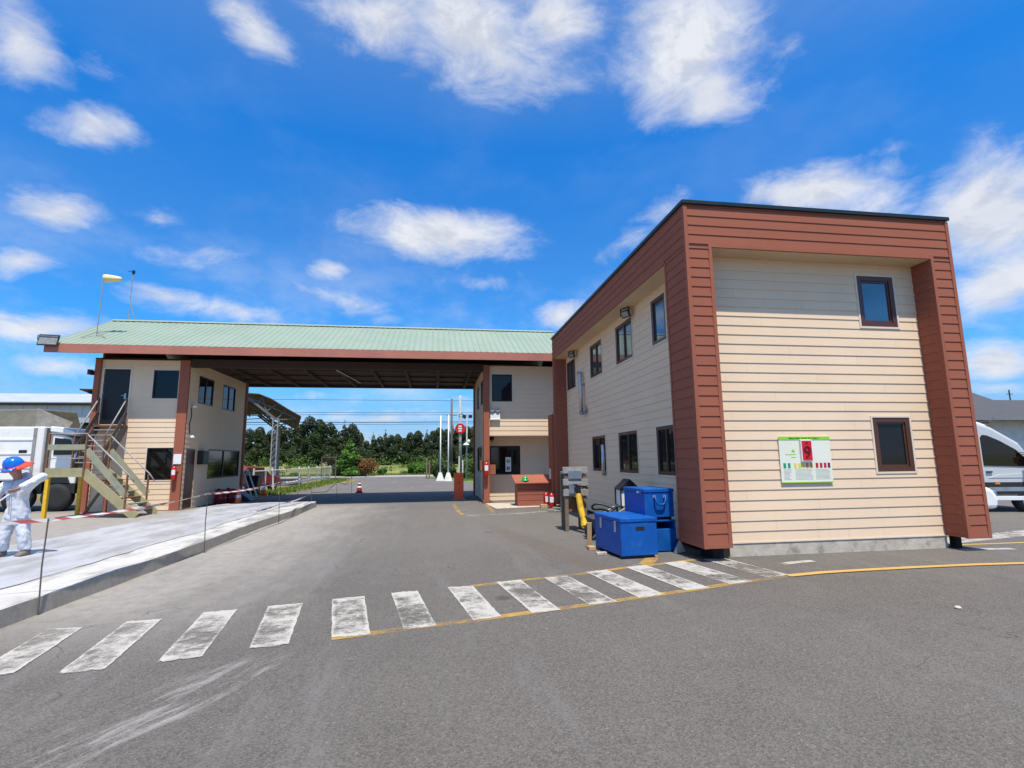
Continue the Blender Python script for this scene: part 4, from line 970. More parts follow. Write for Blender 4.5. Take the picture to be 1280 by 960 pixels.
b = MB(); b.prism([(3.92,1.01),(4.39,1.01),(4.155,1.22)], 10.76, 11.14); b.build('roof', M['black'], LN)
b = MB(); b.box(4.08,4.22,10.786,10.795,.72,.90); b.build('blue_label', M['blue'], LN)
b = MB(); b.bar((3.35,10.9,.70),(4.0,10.9,.64),.02,.02); tag(b.build('thin_rod', M['steel']), 'thin pale rod sticking out from the glass case legs', 'rod')

# ------------------------------------------------------------------ barrier housing, cones, stakes, tape
BG = thing('barrier_housing', (1.02,22.45,0), 'orange red barrier gate cabinet standing in the canopy shade', 'barrier')
b = MB(); b.box(.82,1.22,22.3,22.62,.03,1.12); b.build('cabinet', M['barrier'], BG, bevel=.015)
b = MB(); b.box(.81,1.23,22.29,22.63,1.10,1.135); b.build('cap', M['barrier'], BG, bevel=.01)
b = MB(); b.box(.985,1.06,22.29,22.302,.70,.735); b.build('lock', M['black'], BG)
b = MB(); b.box(.76,1.28,22.24,22.68,0,.03); b.build('base_plate', M['steelgrey'], BG)
def cone(loc, h, r, label, body='orange'):
    t = thing('traffic_cone', loc, label, 'traffic cone', 'traffic cones')
    x, y, z = loc
    b = MB(); b.lathe([(r*.78,z+.03),(r*.66,z+h*.25),(r*.22,z+h*.97),(r*.16,z+h),(r*.1,z+h)], (x,y,0), 20); b.build('cone_body', M[body], t, smooth=True)
    for a, c in ((.38,.56),(.72,.86)):
        ra = r*(.66-(a-.25)*.61)+.004; rc = r*(.66-(c-.25)*.61)+.004
        b = MB(); b.lathe([(ra,z+h*a),(rc,z+h*c)], (x,y,0), 20); b.build('white_collar', M['white'], t, smooth=True)
    b = MB(); b.box(x-r,x+r,y-r,y+r,z,z+.035); b.build('base', M[body], t, bevel=.012)
    return t
cone((-7.72,22.3,.0), .72, .17, 'orange cone at the far end of the plastic sheet beside the booth')
cone((-8.5,27.9,0), .78, .19, 'orange cone beyond the booth near the white fence')
cone((-4.0,29.1,0), .62, .20, 'red cone with white top alone on the road beyond the canopy', 'darkred')
SK = [(-4.35,6.75,1.05),(-4.24,10.7,1.10),(-4.18,15.17,1.14),(-4.62,20.9,1.05),(-4.43,25.0,1.3),(-4.2,27.8,1.25)]
slab_ = ['closest to the crossing','second along the slab','third along the slab, before the canopy','under the canopy edge','beyond the canopy, nearer one','beyond the canopy beside the red cone']
for (x, y, h), l in zip(SK, slab_):
    b = MB(); b.tube([(x,y,-.02),(x-.02,y,h*.5),(x-.01,y,h)], .008, 6)
    tag(b.build('rebar_stake', M['darkpole']), 'thin steel stake ' + l, 'stake', 'steel stakes along the slab')
def ribbon(pts, w, label, wave=.02, seed=1):
    rnd = random.Random(seed); mb = MB(); P = []; 
    for (a, b_) in zip(pts, pts[1:]):
        a, b_ = Vector(a), Vector(b_); n = max(4, int((b_-a).length/.25))
        for i in range(n):
            t = i/n; p = a.lerp(b_, t); p.z -= .035*math.sin(PI*t)*min(1.5,(b_-a).length/3); P.append(p)
    P.append(Vector(pts[-1])); s = 0; prev = None
    for i, p in enumerate(P):
        tw = 1.1*math.sin(i*.37+seed)
        o = Vector((math.sin(tw)*w/2, 0, math.cos(tw)*w/2))
        if i: s += (p-P[i-1]).length
        cur = (p+o, p-o, s)
        if prev: mb.quad(prev[1], cur[1], cur[0], prev[0], uv=[(prev[2],0),(cur[2],0),(cur[2],1),(prev[2],1)])
        prev = cur
    o = mb.build('barrier_tape', M['tape'], recalc=False)
    m = o.modifiers.new('thick', 'SOLIDIFY'); m.thickness = .001
    return tag(o, label, 'barrier tape', 'red and white barrier tapes')
ribbon([(-9.5,5.6,1.0),(-4.36,6.75,1.03),(-4.25,10.7,1.08),(-4.19,15.17,1.12),(-4.35,19.5,1.15),(-6.0,24.5,1.0),(-7.7,31.0,.75)], .042, 'upper red and white tape strung from the stakes past the booth', seed=2)
ribbon([(-4.25,13.3,.50),(-4.18,15.2,.53),(-4.6,20.9,.50)], .042, 'lower tape hanging between the third stake and the canopy', seed=5)
b = MB(); b.tube([(-4.62,20.9,.5),(-4.5,23,.42),(-4.43,25,.75),(-4.3,26.5,.55),(-4.2,27.8,.9),(-3.7,28.2,1.15),(-3.6,28.6,.8)], .012, 6); tag(b.build('slack_cord', M['wire'], smooth=True), 'slack dark cord between the stakes beyond the canopy', 'cord')
# clutter at the booth's far corner
for (x, y, l) in ((-8.72,23.2,'red plastic drum beside the booth wall, nearer of two'),(-8.55,23.75,'red plastic drum beside the booth wall, farther of two')):
    t = thing('plastic_drum', (x,y,0), l, 'drum', 'red plastic drums')
    b = MB(); b.lathe([(.20,0),(.22,.03),(.22,.18),(.232,.20),(.22,.22),(.22,.40),(.232,.42),(.22,.44),(.21,.56),(.19,.58)], (x,y,0), 20); b.build('drum_body', M['darkred'], t, smooth=True)
    b = MB(); b.lathe([(.05,.58),(.05,.62)], (x-.1,y,0), 10); b.build('bung', M['black'], t)
A_ = thing('folding_frame', (-8.85,26.9,0), 'grey tubular frame stand behind the orange cone at the booth corner', 'frame')
for y in (26.6,27.3):
    b = MB(); b.tube([(-9.1,y,1.3),(-8.6,y,0)], .035, 8); b.build('leg', M['whitedirty'], A_); b = MB(); b.tube([(-9.1,y,1.3),(-9.55,y,0)], .035, 8); b.build('leg', M['whitedirty'], A_)
b = MB(); b.tube([(-9.1,26.6,1.3),(-9.1,27.3,1.3)], .035, 8); b.tube([(-8.72,26.6,.35),(-8.72,27.3,.35)], .025, 8); b.build('cross_bar', M['whitedirty'], A_)
wb_ = thing('wheelie_bin', (-9.2,28.6,0), 'black wheeled bin behind the orange cone near the white fence', 'bin')
b = MB(); b.prism([(-9.42,.08),(-8.98,.08),(-8.9,.95),(-9.5,.95)], 28.3, 28.9); b.build('bin_body', M['black'], wb_, bevel=.02)
b = MB(); b.box(-9.53,-8.87,28.25,28.95,.955,1.02); b.build('lid', M['black'], wb_, bevel=.02)
for y in (28.35,28.85):
    b = MB(); b.lathe([(.03,-.03),(.1,-.03),(.1,.03),(.03,.03)], (-9.45,y,.10), 14, 0, 'y'); b.build('wheel', M['rubber'], wb_)
sb = MB()
sb.prism([(-9.2,.0),(-7.95,.0),(-8.1,.16),(-8.5,.42),(-8.9,.38)], 24.4, 25.2); tag(sb.build('covered_pile', M['black'], bevel=.06, seg=3), 'low pile under black plastic at the booth corner', 'covered pile')

# ------------------------------------------------------------------ PERSON in white coverall
def skin(name, pts, edges, m, parent, sub=2, smooth=True):
    me = bpy.data.meshes.new(name); bm = bmesh.new(); ly = bm.verts.layers.skin.verify()
    vs = []
    for i, (x, y, z, r) in enumerate(pts):
        v = bm.verts.new((x, y, z)); v[ly].radius = (r, r) if not isinstance(r, tuple) else r; v[ly].use_root = (i == 0); vs.append(v)
    for a, b in edges: bm.edges.new((vs[a], vs[b]))
    bm.to_mesh(me); bm.free(); me.materials.append(m)
    o = bpy.data.objects.new(name, me); COL.objects.link(o); o.parent = parent
    sk = o.modifiers.new('skin', 'SKIN'); sk.use_smooth_shade = smooth; sk.branch_smoothing = .6
    ss = o.modifiers.new('sub', 'SUBSURF'); ss.levels = sub; ss.render_levels = sub
    return o
PE = thing('person', (-6.69, 9.62, .225), 'person in white hooded coverall and blue hard hat standing on the plastic sheet, elbow raised', 'person', rot=0.0)
# body: pelvis first; head bowed, left arm bent with the hand at the chest, right arm low
bp = [(0,.03,.66,.10),(0,.02,.86,.10),(0,0,1.04,.10),(0,-.01,1.15,.065),(-.01,-.05,1.25,.055),(-.02,-.08,1.33,.085),(-.02,-.10,1.42,.085),(-.03,-.185,1.335,.028),
      (.15,.0,1.13,.05),(.33,-.04,1.25,.042),(.235,-.20,1.10,.032),(.14,-.27,1.05,.034),
      (-.15,-.02,1.12,.05),(-.265,-.10,.88,.038),(-.22,-.28,.74,.032),(-.18,-.36,.73,.034),
      (.09,.02,.56,.08),(.14,.0,.32,.06),(.165,.03,.07,.045),(-.09,.03,.56,.08),(-.12,-.01,.32,.06),(-.14,.02,.07,.045)]
be_ = [(0,1),(1,2),(2,3),(3,4),(4,5),(5,6),(5,7),(2,8),(8,9),(9,10),(10,11),(2,12),(12,13),(13,14),(14,15),(0,16),(16,17),(17,18),(0,19),(19,20),(20,21)]
# fingers rooted inside the palms
def fingers(root, dirv, side, base):
    d = Vector(dirv).normalized(); s_ = Vector(side).normalized(); up = d.cross(s_)
    for k, ln in enumerate((.055,.065,.06,.048)):
        a = Vector(bp[root][:3]) + s_*(-.024+.016*k) + d*.02
        i0 = len(bp); bp.append((*(a+d*.02), .0095)); bp.append((*(a+d*(.02+ln*.5)+up*.010), .009)); bp.append((*(a+d*(.02+ln*.8)+up*.035), .008))
        be_.extend([(root,i0),(i0,i0+1),(i0+1,i0+2)])
    a = Vector(bp[root][:3]) - s_*.03
    i0 = len(bp); bp.append((*(a-s_*.012+d*.015), .010)); bp.append((*(a-s_*.02+d*.045+up*.02), .009)); be_.extend([(root,i0),(i0,i0+1)])
fingers(11, (-.7,-.3,-.5), (.2,-.6,.6), 0); fingers(15, (.5,-.7,-.1), (.3,.2,.9), 0)
body = skin('body', bp, be_, M['skin'], PE)
cv = [(0,.03,.67,.155),(0,.02,.80,.158),(0,.0,.95,.155),(0,-.01,1.08,.155),(0,-.01,1.17,.12),(-.01,-.03,1.215,.085),
      (.165,.0,1.14,.082),(.26,-.02,1.20,.074),(.37,-.05,1.27,.066),(.295,-.14,1.175,.068),(.172,-.252,1.062,.056),
      (-.175,-.02,1.13,.088),(-.24,-.06,1.0,.085),(-.28,-.11,.88,.078),(-.25,-.22,.79,.070),(-.215,-.30,.745,.058),
      (.09,.02,.52,.115),(.125,-.005,.40,.094),(.15,.0,.26,.084),(.165,.02,.13,.088),(.17,.025,.065,.078),
      (-.09,.03,.52,.115),(-.115,0,.40,.094),(-.13,-.005,.26,.084),(-.14,.01,.13,.088),(-.14,.015,.065,.078)]
ce_ = [(0,1),(1,2),(2,3),(3,4),(4,5),(3,6),(6,7),(7,8),(8,9),(9,10),(3,11),(11,12),(12,13),(13,14),(14,15),(0,16),(16,17),(17,18),(18,19),(19,20),(0,21),(21,22),(22,23),(23,24),(24,25)]
cov_ = skin('coverall', cv, ce_, M['suit'], PE, 3)
txd = bpy.data.textures.new('creases', 'CLOUDS'); txd.noise_scale = .06; txd.noise_depth = 4
dm = cov_.modifiers.new('creases', 'DISPLACE'); dm.texture = txd; dm.strength = .03; dm.mid_level = .5; dm.texture_coords = 'LOCAL'
for sx, px_, py_ in ((1,.175,-.02),(-1,-.145,-.03)):
    b = MB(); b.add([(px_-.05,py_+.11,0),(px_+.05,py_+.11,0),(px_+.055,py_-.12,0),(px_-.055,py_-.12,0),(px_-.045,py_+.10,.10),(px_+.045,py_+.10,.10),(px_+.045,py_-.11,.045),(px_-.045,py_-.11,.045)],
        [(0,1,2,3),(4,5,6,7),(0,1,5,4),(1,2,6,5),(2,3,7,6),(3,0,4,7)]); b.build('boot', M['boot'], PE, smooth=True, bevel=.03, seg=3)
hx, hy, hz = -.03, -.11, 1.42
tl = Matrix.Translation((hx,hy,hz)) @ Euler((math.radians(28), math.radians(-10), 0)).to_matrix().to_4x4()
def htf(x, y, z): return tuple(tl @ Vector((x, y, z)))
b = MB(htf); b.lathe([(.132,-.01),(.130,.03),(.118,.08),(.09,.125),(.05,.148),(.004,.155)], (0,0,0), 24)
b.add([(-.10,-.10,0),(.10,-.10,0),(.075,-.19,-.012),(-.075,-.19,-.012),(-.10,-.10,.012),(.10,-.10,.012),(.075,-.19,0),(-.075,-.19,0)], [(0,1,2,3),(4,5,6,7),(0,1,5,4),(1,2,6,5),(2,3,7,6),(3,0,4,7)])
for a in (-.03,0,.03): b.tube([(a,.11,.06),(a,.06,.13),(a,-.02,.157),(a,-.10,.10)], .009, 6)
b.build('hard_hat', M['bluehat'], PE, smooth=True)
zp = MB(); zp.tube([(-.008,-.115,1.19),(-.002,-.168,1.08),(0,-.172,.95),(0,-.155,.80),(0,-.14,.66)], .006, 6); zp.build('zip', M['steelgrey'], PE)
hd = MB(); hd.tube([(-.10,.03,1.20),(-.06,.085,1.25),(0,.10,1.27),(.06,.085,1.25),(.10,.03,1.20)], [.03,.045,.05,.045,.03], 10); hd.build('hood', M['suit'], PE, smooth=True)
b = MB(htf); n = 20
ring = []
for i in range(n):
    a = 2*PI*i/n; c_, s_ = math.cos(a), math.sin(a)
    flare = .025 + .075*max(0, c_*.9+.25*s_)**2
    ring.append(((.128*c_,.128*s_,.015),((.14+flare)*c_,(.14+flare)*s_,-.035-.02*max(0,s_))))
for i in range(n):
    p, q = ring[i], ring[(i+1) % n]; b.quad(p[0], q[0], q[1], p[1])
o = b.build('sun_flap', M['redcloth'], PE, smooth=True); so_m = o.modifiers.new('solid', 'SOLIDIFY'); so_m.thickness = .005
PE.scale = (1.05, 1.05, 1.0)
ro = MB(); ro.tube([(-6.55,9.35,1.27),(-6.80,9.27,1.02),(-7.1,9.2,.72),(-7.6,9.1,.35),(-8.2,9.0,.25)], .012, 6)
tag(ro.build('rope', M['whitedirty'], smooth=True), 'pale rope held in the hand of the person in white', 'rope')

# ------------------------------------------------------------------ TRUCKS and buildings at the left
TA = thing('tipper_trailer', (-17,22,0), 'dirty white truck with an olive tarpaulin over its body behind the staircase', 'truck')
b = MB(); b.box(-19.5,-14.02,21.0,23.2,1.12,3.04); b.build('body', M['truckwhite'], TA, bevel=.05)
for z in (1.55,2.05,2.55): 
    b = MB(); b.box(-19.4,-14.35,20.975,21.0,z,z+.05); b.build('side_rib', M['truckwhite'], TA)
b = MB(); b.box(-14.35,-14.25,20.97,21.0,1.15,3.0); b.box(-14.02,-13.98,21.05,23.1,1.15,3.0); b.build('corner_post', M['steelgrey'], TA)
b = MB(); b.box(-14.75,-14.5,20.965,20.98,2.1,2.2); b.build('handle', M['black'], TA)
b = MB(); b.add([(-19.5,21.05,3.0),(-14.4,21.05,3.0),(-14.05,23.1,3.0),(-19.5,23.1,3.0),(-19.5,21.2,3.62),(-14.5,21.3,3.72),(-14.2,22.9,3.75),(-19.5,23.0,3.65)],[(0,1,2,3),(4,5,6,7),(0,1,5,4),(1,2,6,5),(2,3,7,6),(3,0,4,7)])
b.build('tarpaulin', M['tarp_truck'], TA, bevel=.06, seg=3)
b = MB(); b.add([(-14.5,21.25,3.74),(-14.38,21.06,3.04),(-13.9,22.0,3.04),(-14.0,22.4,3.3)],[(0,1,2,3)]); o = b.build('tarp_flap', M['steelgrey'], TA); x_ = o.modifiers.new('solid','SOLIDIFY'); x_.thickness = .01
b = MB(); b.box(-19.3,-14.1,21.3,22.9,.62,1.12); b.build('chassis', M['black'], TA)
def wheel(parent, x, y, r, w, name='wheel'):
    b = MB(); b.lathe([(r*.55,-w/2),(r*.95,-w/2),(r,-w*.3),(r,w*.3),(r*.95,w/2),(r*.55,w/2)], (x,y,r), 24, 0, 'y'); o = b.build(name, M['rubber'], parent, smooth=True)
    b = MB(); b.lathe([(.02,-w*.42),(r*.2,-w*.42),(r*.28,-w*.25),(r*.55,-w*.3),(r*.56,0)], (x,y,r), 18, 0, 'y'); b.build('rim', M['steelgrey'], o, smooth=True)
for x in (-14.75,-16.0,-17.2): wheel(TA, x, 21.25, .5, .3)
b = MB(); b.box(-13.98,-13.84,21.3,23.0,1.0,2.95); b.build('gap_shade_panel', M['steelgrey'], TA)  # grey panel stands in for the shade in the gap behind the cab
cab = MB(); cab.prism([(-13.84,.62),(-12.96,.62),(-12.93,1.5),(-13.0,2.1),(-13.2,2.62),(-13.84,2.86)], 21.15, 23.3); cab = cab.build('cab', M['truckwhite'], TA, bevel=.05, seg=3)
b = MB(); b.prism([(-13.74,2.02),(-13.06,2.02),(-13.22,2.58),(-13.74,2.64)], 21.125, 21.15); b.build('side_window', M['glass_dark'], cab)
b = MB(); b.prism([(-13.9,2.86),(-13.9,3.06),(-13.5,3.02),(-13.1,2.86),(-13.0,2.76),(-13.12,2.70),(-13.5,2.80)], 21.08, 23.35); b.build('sun_visor', M['white'], TA, bevel=.03)
b = MB(); b.box(-13.84,-12.9,21.12,23.32,.62,1.0); b.build('bumper', M['black'], TA, bevel=.03)
b = MB(); b.prism([(-13.9,1.0),(-13.1,1.0),(-13.2,1.25),(-13.8,1.28)], 21.10, 21.15); b.build('mudguard', M['black'], TA)
wheel(TA, -13.5, 21.25, .5, .3)
WH = thing('warehouse', (-45,48,0), 'long grey warehouse with pale roof behind the parked trucks', 'building')
b = MB(); b.box(-75,-27.5,49,75,0,5.2) ; b.build('open_front_shade', M['darkin'], WH)  # near-black box stands in for the shade inside the open front
b = MB(); b.box(-75.05,-27.4,48.9,75,5.24,6.7)
x = -75
while x < -27.5: b.box(x,x+.04,48.87,48.9,5.26,6.68); x += .9
b.build('upper_wall', M['corr'], WH)
b = MB(); b.box(-75.2,-27.2,48.5,48.9,6.70,6.93); b.build('gutter', M['roofdark'], WH)
b = MB(); b.add([(-75.3,48.4,6.94),(-27.0,48.4,6.94),(-27.0,61,9.2),(-75.3,61,9.2),(-75.3,75,6.94),(-27.0,75,6.94)],[(0,1,2,3),(3,2,5,4)]); o = b.build('roof', M['corr'], WH); x_ = o.modifiers.new('solid','SOLIDIFY'); x_.thickness = .08
for x in (-70,-60,-50,-40,-30):
    b = MB(); b.box(x-.2,x+.2,48.7,48.9,0,5.24); b.build('column', M['steelgrey'], WH)
# open shed with lattice columns
a_ = math.radians(15)
def shtf(x, y, z):
    dx, dy = x+9.35, y-38
    return (-9.35+dx*math.cos(a_)-dy*math.sin(a_), 38+dx*math.sin(a_)+dy*math.cos(a_), z)
SH = thing('open_shed', (-17,48,0), 'open sided shed with brown corrugated roof on lattice steel columns', 'shed')
prof = [(-22,6.2),(-13.4,6.34),(-12.1,6.30),(-11.3,5.98),(-10.3,5.35),(-9.35,4.80)]
b = MB(shtf)
for (a, c), (a2, c2) in zip(prof, prof[1:]):
    b.quad((a,38,c),(a2,38,c2),(a2,54.5,c2),(a,54.5,c)); b.quad((a,38,c+.07),(a2,38,c2+.07),(a2,54.5,c2+.07),(a,54.5,c+.07)); b.quad((a,38,c),(a2,38,c2),(a2,38,c2+.07),(a,38,c+.07))
b.quad((-9.35,38,4.8),(-9.35,54.5,4.8),(-9.35,54.5,4.87),(-9.35,38,4.87)); b.build('roof', M['rustroof'], SH)
for y in (38.3, 43.5, 48.8, 54.0):
    b = MB(shtf); b.bar((-12.9,y,6.18),(-10.95,y,4.62),.12,.16)
    for (p, q) in (((-12.9,6.2),(-9.6,4.72)),((-12.2,5.65),(-11.9,6.2)),((-11.9,6.1),(-11.6,5.2)),((-11.6,5.2),(-11.0,5.7)),((-10.95,4.62),(-10.4,5.3)),((-10.95,4.62),(-9.6,4.72)),((-20,6.0),(-12.9,6.18)),((-20,5.2),(-12.6,5.9))): b.bar((p[0],y,p[1]),(q[0],y,q[1]),.06,.07)
    b.build('truss', M['shedsteel'], SH)
    for cx in (-11.0, -20.5):
        b = MB(shtf)
        for dx, dy in ((-.16,-.16),(.16,-.16),(.16,.16),(-.16,.16)): b.bar((cx+dx,y+dy,0),(cx+dx,y+dy,4.7 if cx>-15 else 6),.07,.07,(0,1,0))
        for i in range(11):
            z = .2+.42*i; b.bar((cx-.16,y-.16,z),(cx+.16,y-.16,z+.38),.03,.03); b.bar((cx+.16,y-.16,z+.38),(cx+.16,y+.16,z),.03,.03)
        b.build('column', M['steelgrey'], SH)
for x in [-21.6+1.6*i for i in range(6)]:
    zt = 6.2
    b = MB(shtf); b.box(x-.04,x+.04,38.2,54.3,zt-.16,zt-.02); b.build('purlin', M['rustroof'], SH)

# red car parked beside the shed, far corner of the booth
def simple_car(loc, rot, label, paint, scale=1.):
    t = thing('parked_car', loc, label, 'car', None, rot)
    k = scale
    pr = [(-2.0,.35),(2.0,.35),(2.06,.62),(1.9,.86),(1.1,.98),(.45,1.42),(-.95,1.46),(-1.55,1.02),(-2.02,.95),(-2.08,.6)]
    b = MB(); b.prism([(x*k,z*k) for x, z in pr], -.84*k, .84*k); b.build('body', M[paint], t, bevel=.10, seg=3)
    for y in (-.853*k, .843*k):
        b = MB(); b.prism([(.95*k,.98*k),(.40*k,1.35*k),(-.2*k,1.37*k),(-.2*k,.98*k)], y, y+.01); b.prism([(-.28*k,.98*k),(-.28*k,1.37*k),(-.88*k,1.38*k),(-1.3*k,1.02*k)], y, y+.01); b.build('side_window', M['glass_dark'], t)
    b = MB(); b.add([(1.06*k,-.70*k,1.02*k),(1.06*k,.70*k,1.02*k),(.52*k,.62*k,1.40*k),(.52*k,-.62*k,1.40*k),(1.08*k,-.70*k,1.03*k),(1.08*k,.70*k,1.03*k),(.54*k,.62*k,1.41*k),(.54*k,-.62*k,1.41*k)],[(0,1,2,3),(4,5,6,7),(0,1,5,4),(1,2,6,5),(2,3,7,6),(3,0,4,7)]); b.build('windscreen', M['glass_dark'], t)
    for x in (-1.25*k, 1.25*k):
        for y in (-.80*k, .80*k):
            b = MB(); r = .32*k; s_ = 1 if y > 0 else -1
            b.lathe([(r*.6,-.09),(r*.96,-.09),(r,0),(r*.96,.09),(r*.6,.09)], (x,y,r), 20, 0, 'y'); o = b.build('wheel', M['rubber'], t, smooth=True)
            b = MB(); b.lathe([(.02,s_*.095),(r*.55,s_*.085),(r*.62,s_*.06)], (x,y,r), 16, 0, 'y'); b.build('rim', M['steel'], o)
    for y in (-.6*k, .6*k):
        b = MB(); b.box(1.93*k,2.06*k,y-.18*k,y+.18*k,.62*k,.80*k); b.build('headlight', M['steel'], t, bevel=.04)
        b = MB(); b.box(-2.07*k,-1.97*k,y-.17*k,y+.17*k,.68*k,.90*k); b.build('tail_light', M['red'], t, bevel=.03)
    return t
simple_car((-10.6,31.5,0), math.radians(70), 'dark red car parked behind the booth beside the white fence', 'darkred')
simple_car((11.62,11.95,0), math.radians(-8), 'white car nose showing behind the right brown pillar', 'white')

# ------------------------------------------------------------------ VAN and house at the right
VA = thing('delivery_van', (12.3,14.85,0), 'silver and white high roof van parked beyond the right brown pillar', 'van', None, math.radians(-12))
pv = [(0,.42),(0,2.3),(.10,2.62),(.5,2.72),(3.0,2.76),(3.7,2.70),(4.3,2.46),(5.0,2.0),(5.28,1.55),(5.9,1.28),(6.05,1.05),(6.08,.45)]
b = MB(); b.prism(pv, -.98, .98); b.build('body', M['vanpaint'], VA, bevel=.09, seg=3)
b = MB(); b.prism([(.02,2.36),(.12,2.66),(.5,2.76),(3.0,2.80),(3.7,2.74),(4.28,2.51),(3.9,2.46),(3.3,2.45),(.3,2.45)], -.93, .93); b.build('roof', M['white'], VA, bevel=.06, seg=3)
b = MB(); b.prism([(3.92,1.34),(5.10,1.30),(5.17,1.46),(4.86,1.80),(4.45,2.06),(4.12,2.22),(3.98,2.24),(3.92,2.16)], -1.0, -.978); b.build('side_window', M['glass_dark'], VA, bevel=.008)
b = MB(); b.box(3.95,5.1,-1.004,-.999,1.70,1.715); b.build('window_rail', M['rubber'], VA)
b = MB(); b.add([(5.24,-.86,1.60),(5.24,.86,1.60),(4.40,.80,2.38),(4.40,-.80,2.38),(5.29,-.86,1.63),(5.29,.86,1.63),(4.45,.80,2.42),(4.45,-.80,2.42)],[(0,1,2,3),(4,5,6,7),(0,1,5,4),(1,2,6,5),(2,3,7,6),(3,0,4,7)]); b.build('windscreen', M['glass'], VA)
b = MB(); b.box(.1,5.7,-1.0,-.975,.50,.86); b.build('lower_cladding', M['rubber'], VA, bevel=.01)
b = MB(); b.box(3.95,5.1,-1.008,-.998,.60,.72); b.box(.9,3.7,-1.008,-.998,.60,.72); b.build('rub_strip', M['steel'], VA)
b = MB(); b.box(.1,5.6,-1.0,-.94,.34,.46); b.build('sill', M['white'], VA, bevel=.01)
b = MB(); b.box(4.15,4.28,-1.012,-.998,.80,.85); b.build('side_marker', M['orangelens'], VA)
b = MB(); b.box(3.95,4.12,-1.02,-.975,1.14,1.18); b.build('door_handle', M['black'], VA, bevel=.006)
b = MB(); b.box(3.86,3.875,-.987,-.976,.5,2.3); b.build('door_gap', M['black'], VA)
b = MB(); b.prism([(4.0,.98),(5.0,.98),(5.05,1.12),(4.3,1.08)], -.992, -.978); b.build('door_crease', M['vanpaint'], VA, bevel=.006)
mi = MB(); mi.box(5.08,5.22,-1.30,-1.02,1.32,1.78); o = mi.build('mirror', M['black'], VA, bevel=.03)
mi = MB(); mi.box(5.0,5.09,-1.31,-1.12,1.38,1.58); mi.build('indicator', M['orangelens'], o, bevel=.02)
for x in (1.1, 5.05):
    for y in (-.86,.86):
        b = MB(); b.lathe([(.2,-.11),(.33,-.11),(.345,0),(.33,.11),(.2,.11)], (x,y,.345), 22, 0, 'y'); o = b.build('wheel', M['rubber'], VA, smooth=True)
        b = MB(); b.lathe([(.02,-.115),(.19,-.11),(.21,-.08)], (x,y,.345), 16, 0, 'y'); b.build('rim', M['steel'], o)
b = MB(); b.box(4.45,4.55,-.6,-.45,2.60,2.64); b.build('marker_lamp', M['black'], VA)
for y in (-.72,.72):
    b = MB(); b.box(5.85,6.07,y-.18,y+.18,.95,1.2); b.build('headlight', M['steel'], VA, bevel=.05)
HO = thing('house', (44,33,0), 'low house with dark grey hipped roof behind the parked van', 'building')
b = MB(); b.box(34.5,60,33,45,0,4.2); b.build('wall', M['whitedirty'], HO)
b = MB()
b.add([(34,32,4.15),(45.5,32,4.15),(45.5,46,4.15),(34,46,4.15),(36.4,37,7.5),(43.0,37,7.5)],[(0,1,5,4),(1,2,5),(2,3,4,5),(3,0,4)])
b.add([(40,31.5,4.12),(62,31.5,4.12),(62,46.2,4.12),(40,46.2,4.12),(46.5,38,6.4),(57,38,6.4)],[(0,1,5,4),(1,2,5),(2,3,4,5),(3,0,4)])
b.build('roof', M['roofdark'], HO)
b = MB(); b.tube([(50,38,6.3),(50,38,7.3)], .05, 8); b.box(49.7,50.3,37.97,38.03,6.9,6.95); b.build('roof_aerial', M['black'], HO)

# ------------------------------------------------------------------ fence, gate, poles
FN = thing('white_fence', (-9.3,40,0), 'white post and pipe fence with wire mesh along the left verge', 'fence')
for i, y in enumerate((28.8,30.7,31.9,38.0,40.7,43.5,46.2,48.6)):
    b = MB(); b.bar((-9.3+(.12 if i==2 else 0),y,0),(-9.3,y,1.36),.08,.08,(0,1,0)); b.build('fence_post', M['whitedirty'], FN, bevel=.01)
b = MB(); b.tube([(-9.3,28.8,1.22),(-9.3,48.6,1.22)], .028, 8); b.build('top_rail', M['whitedirty'], FN)
b = MB(); b.bar((-9.3,31.9,.33),(-9.3,48.6,.33),.07,.12); b.build('bottom_rail', M['whitedirty'], FN)
b = MB()
for y in [31.9+.22*i for i in range(76)]: b.tube([(-9.3,y,.35),(-9.3,y,1.2)], .006, 4, 0, False)
for z in [.45+.15*i for i in range(5)]: b.tube([(-9.3,31.9,z),(-9.3,48.6,z)], .006, 4, 0, False)
b.build('wire_mesh', M['steelgrey'], FN)
GA = thing('wire_gate', (-9.6,50,0), 'dark brown framed mesh gate at the far end of the white fence', 'gate')
b = MB()
for p, q in (((-10.3,0),(-10.3,2.15)),((-9.05,0),(-9.05,2.15)),((-10.3,2.1),(-9.05,2.1)),((-10.3,.15),(-9.05,.15)),((-10.3,1.1),(-9.05,1.1))): b.bar((p[0],50,p[1]),(q[0],50,q[1]),.07,.07,(0,1,0))
b.build('gate_frame', M['darkpole'], GA)
b = MB()
for i in range(18): b.tube([(-10.28+.07*i,50,.15),(-10.28+.07*i,50,2.1)], .007, 4, 0, False)
b.build('gate_mesh', M['darkpole'], GA)
for (x, y, l) in ((.46,44.0,'white flagpole on a pyramid base, left of the pair'),(1.10,43.2,'white flagpole on a pyramid base, right of the pair beside the barrier')):
    t = thing('flagpole', (x,y,0), l, 'flagpole', 'white flagpoles')
    b = MB(); b.tube([(x,y,0),(x,y,5.45)], [.065,.042], 12); b.build('pole', M['white'], t, smooth=True)
    b = MB(); b.add([(x-.34,y-.34,0),(x+.34,y-.34,0),(x+.34,y+.34,0),(x-.34,y+.34,0),(x-.13,y-.13,.68),(x+.13,y-.13,.68),(x+.13,y+.13,.68),(x-.13,y+.13,.68)],[(0,1,2,3),(4,5,6,7),(0,1,5,4),(1,2,6,5),(2,3,7,6),(3,0,4,7)]); b.build('base', M['whitedirty'], t, bevel=.02)
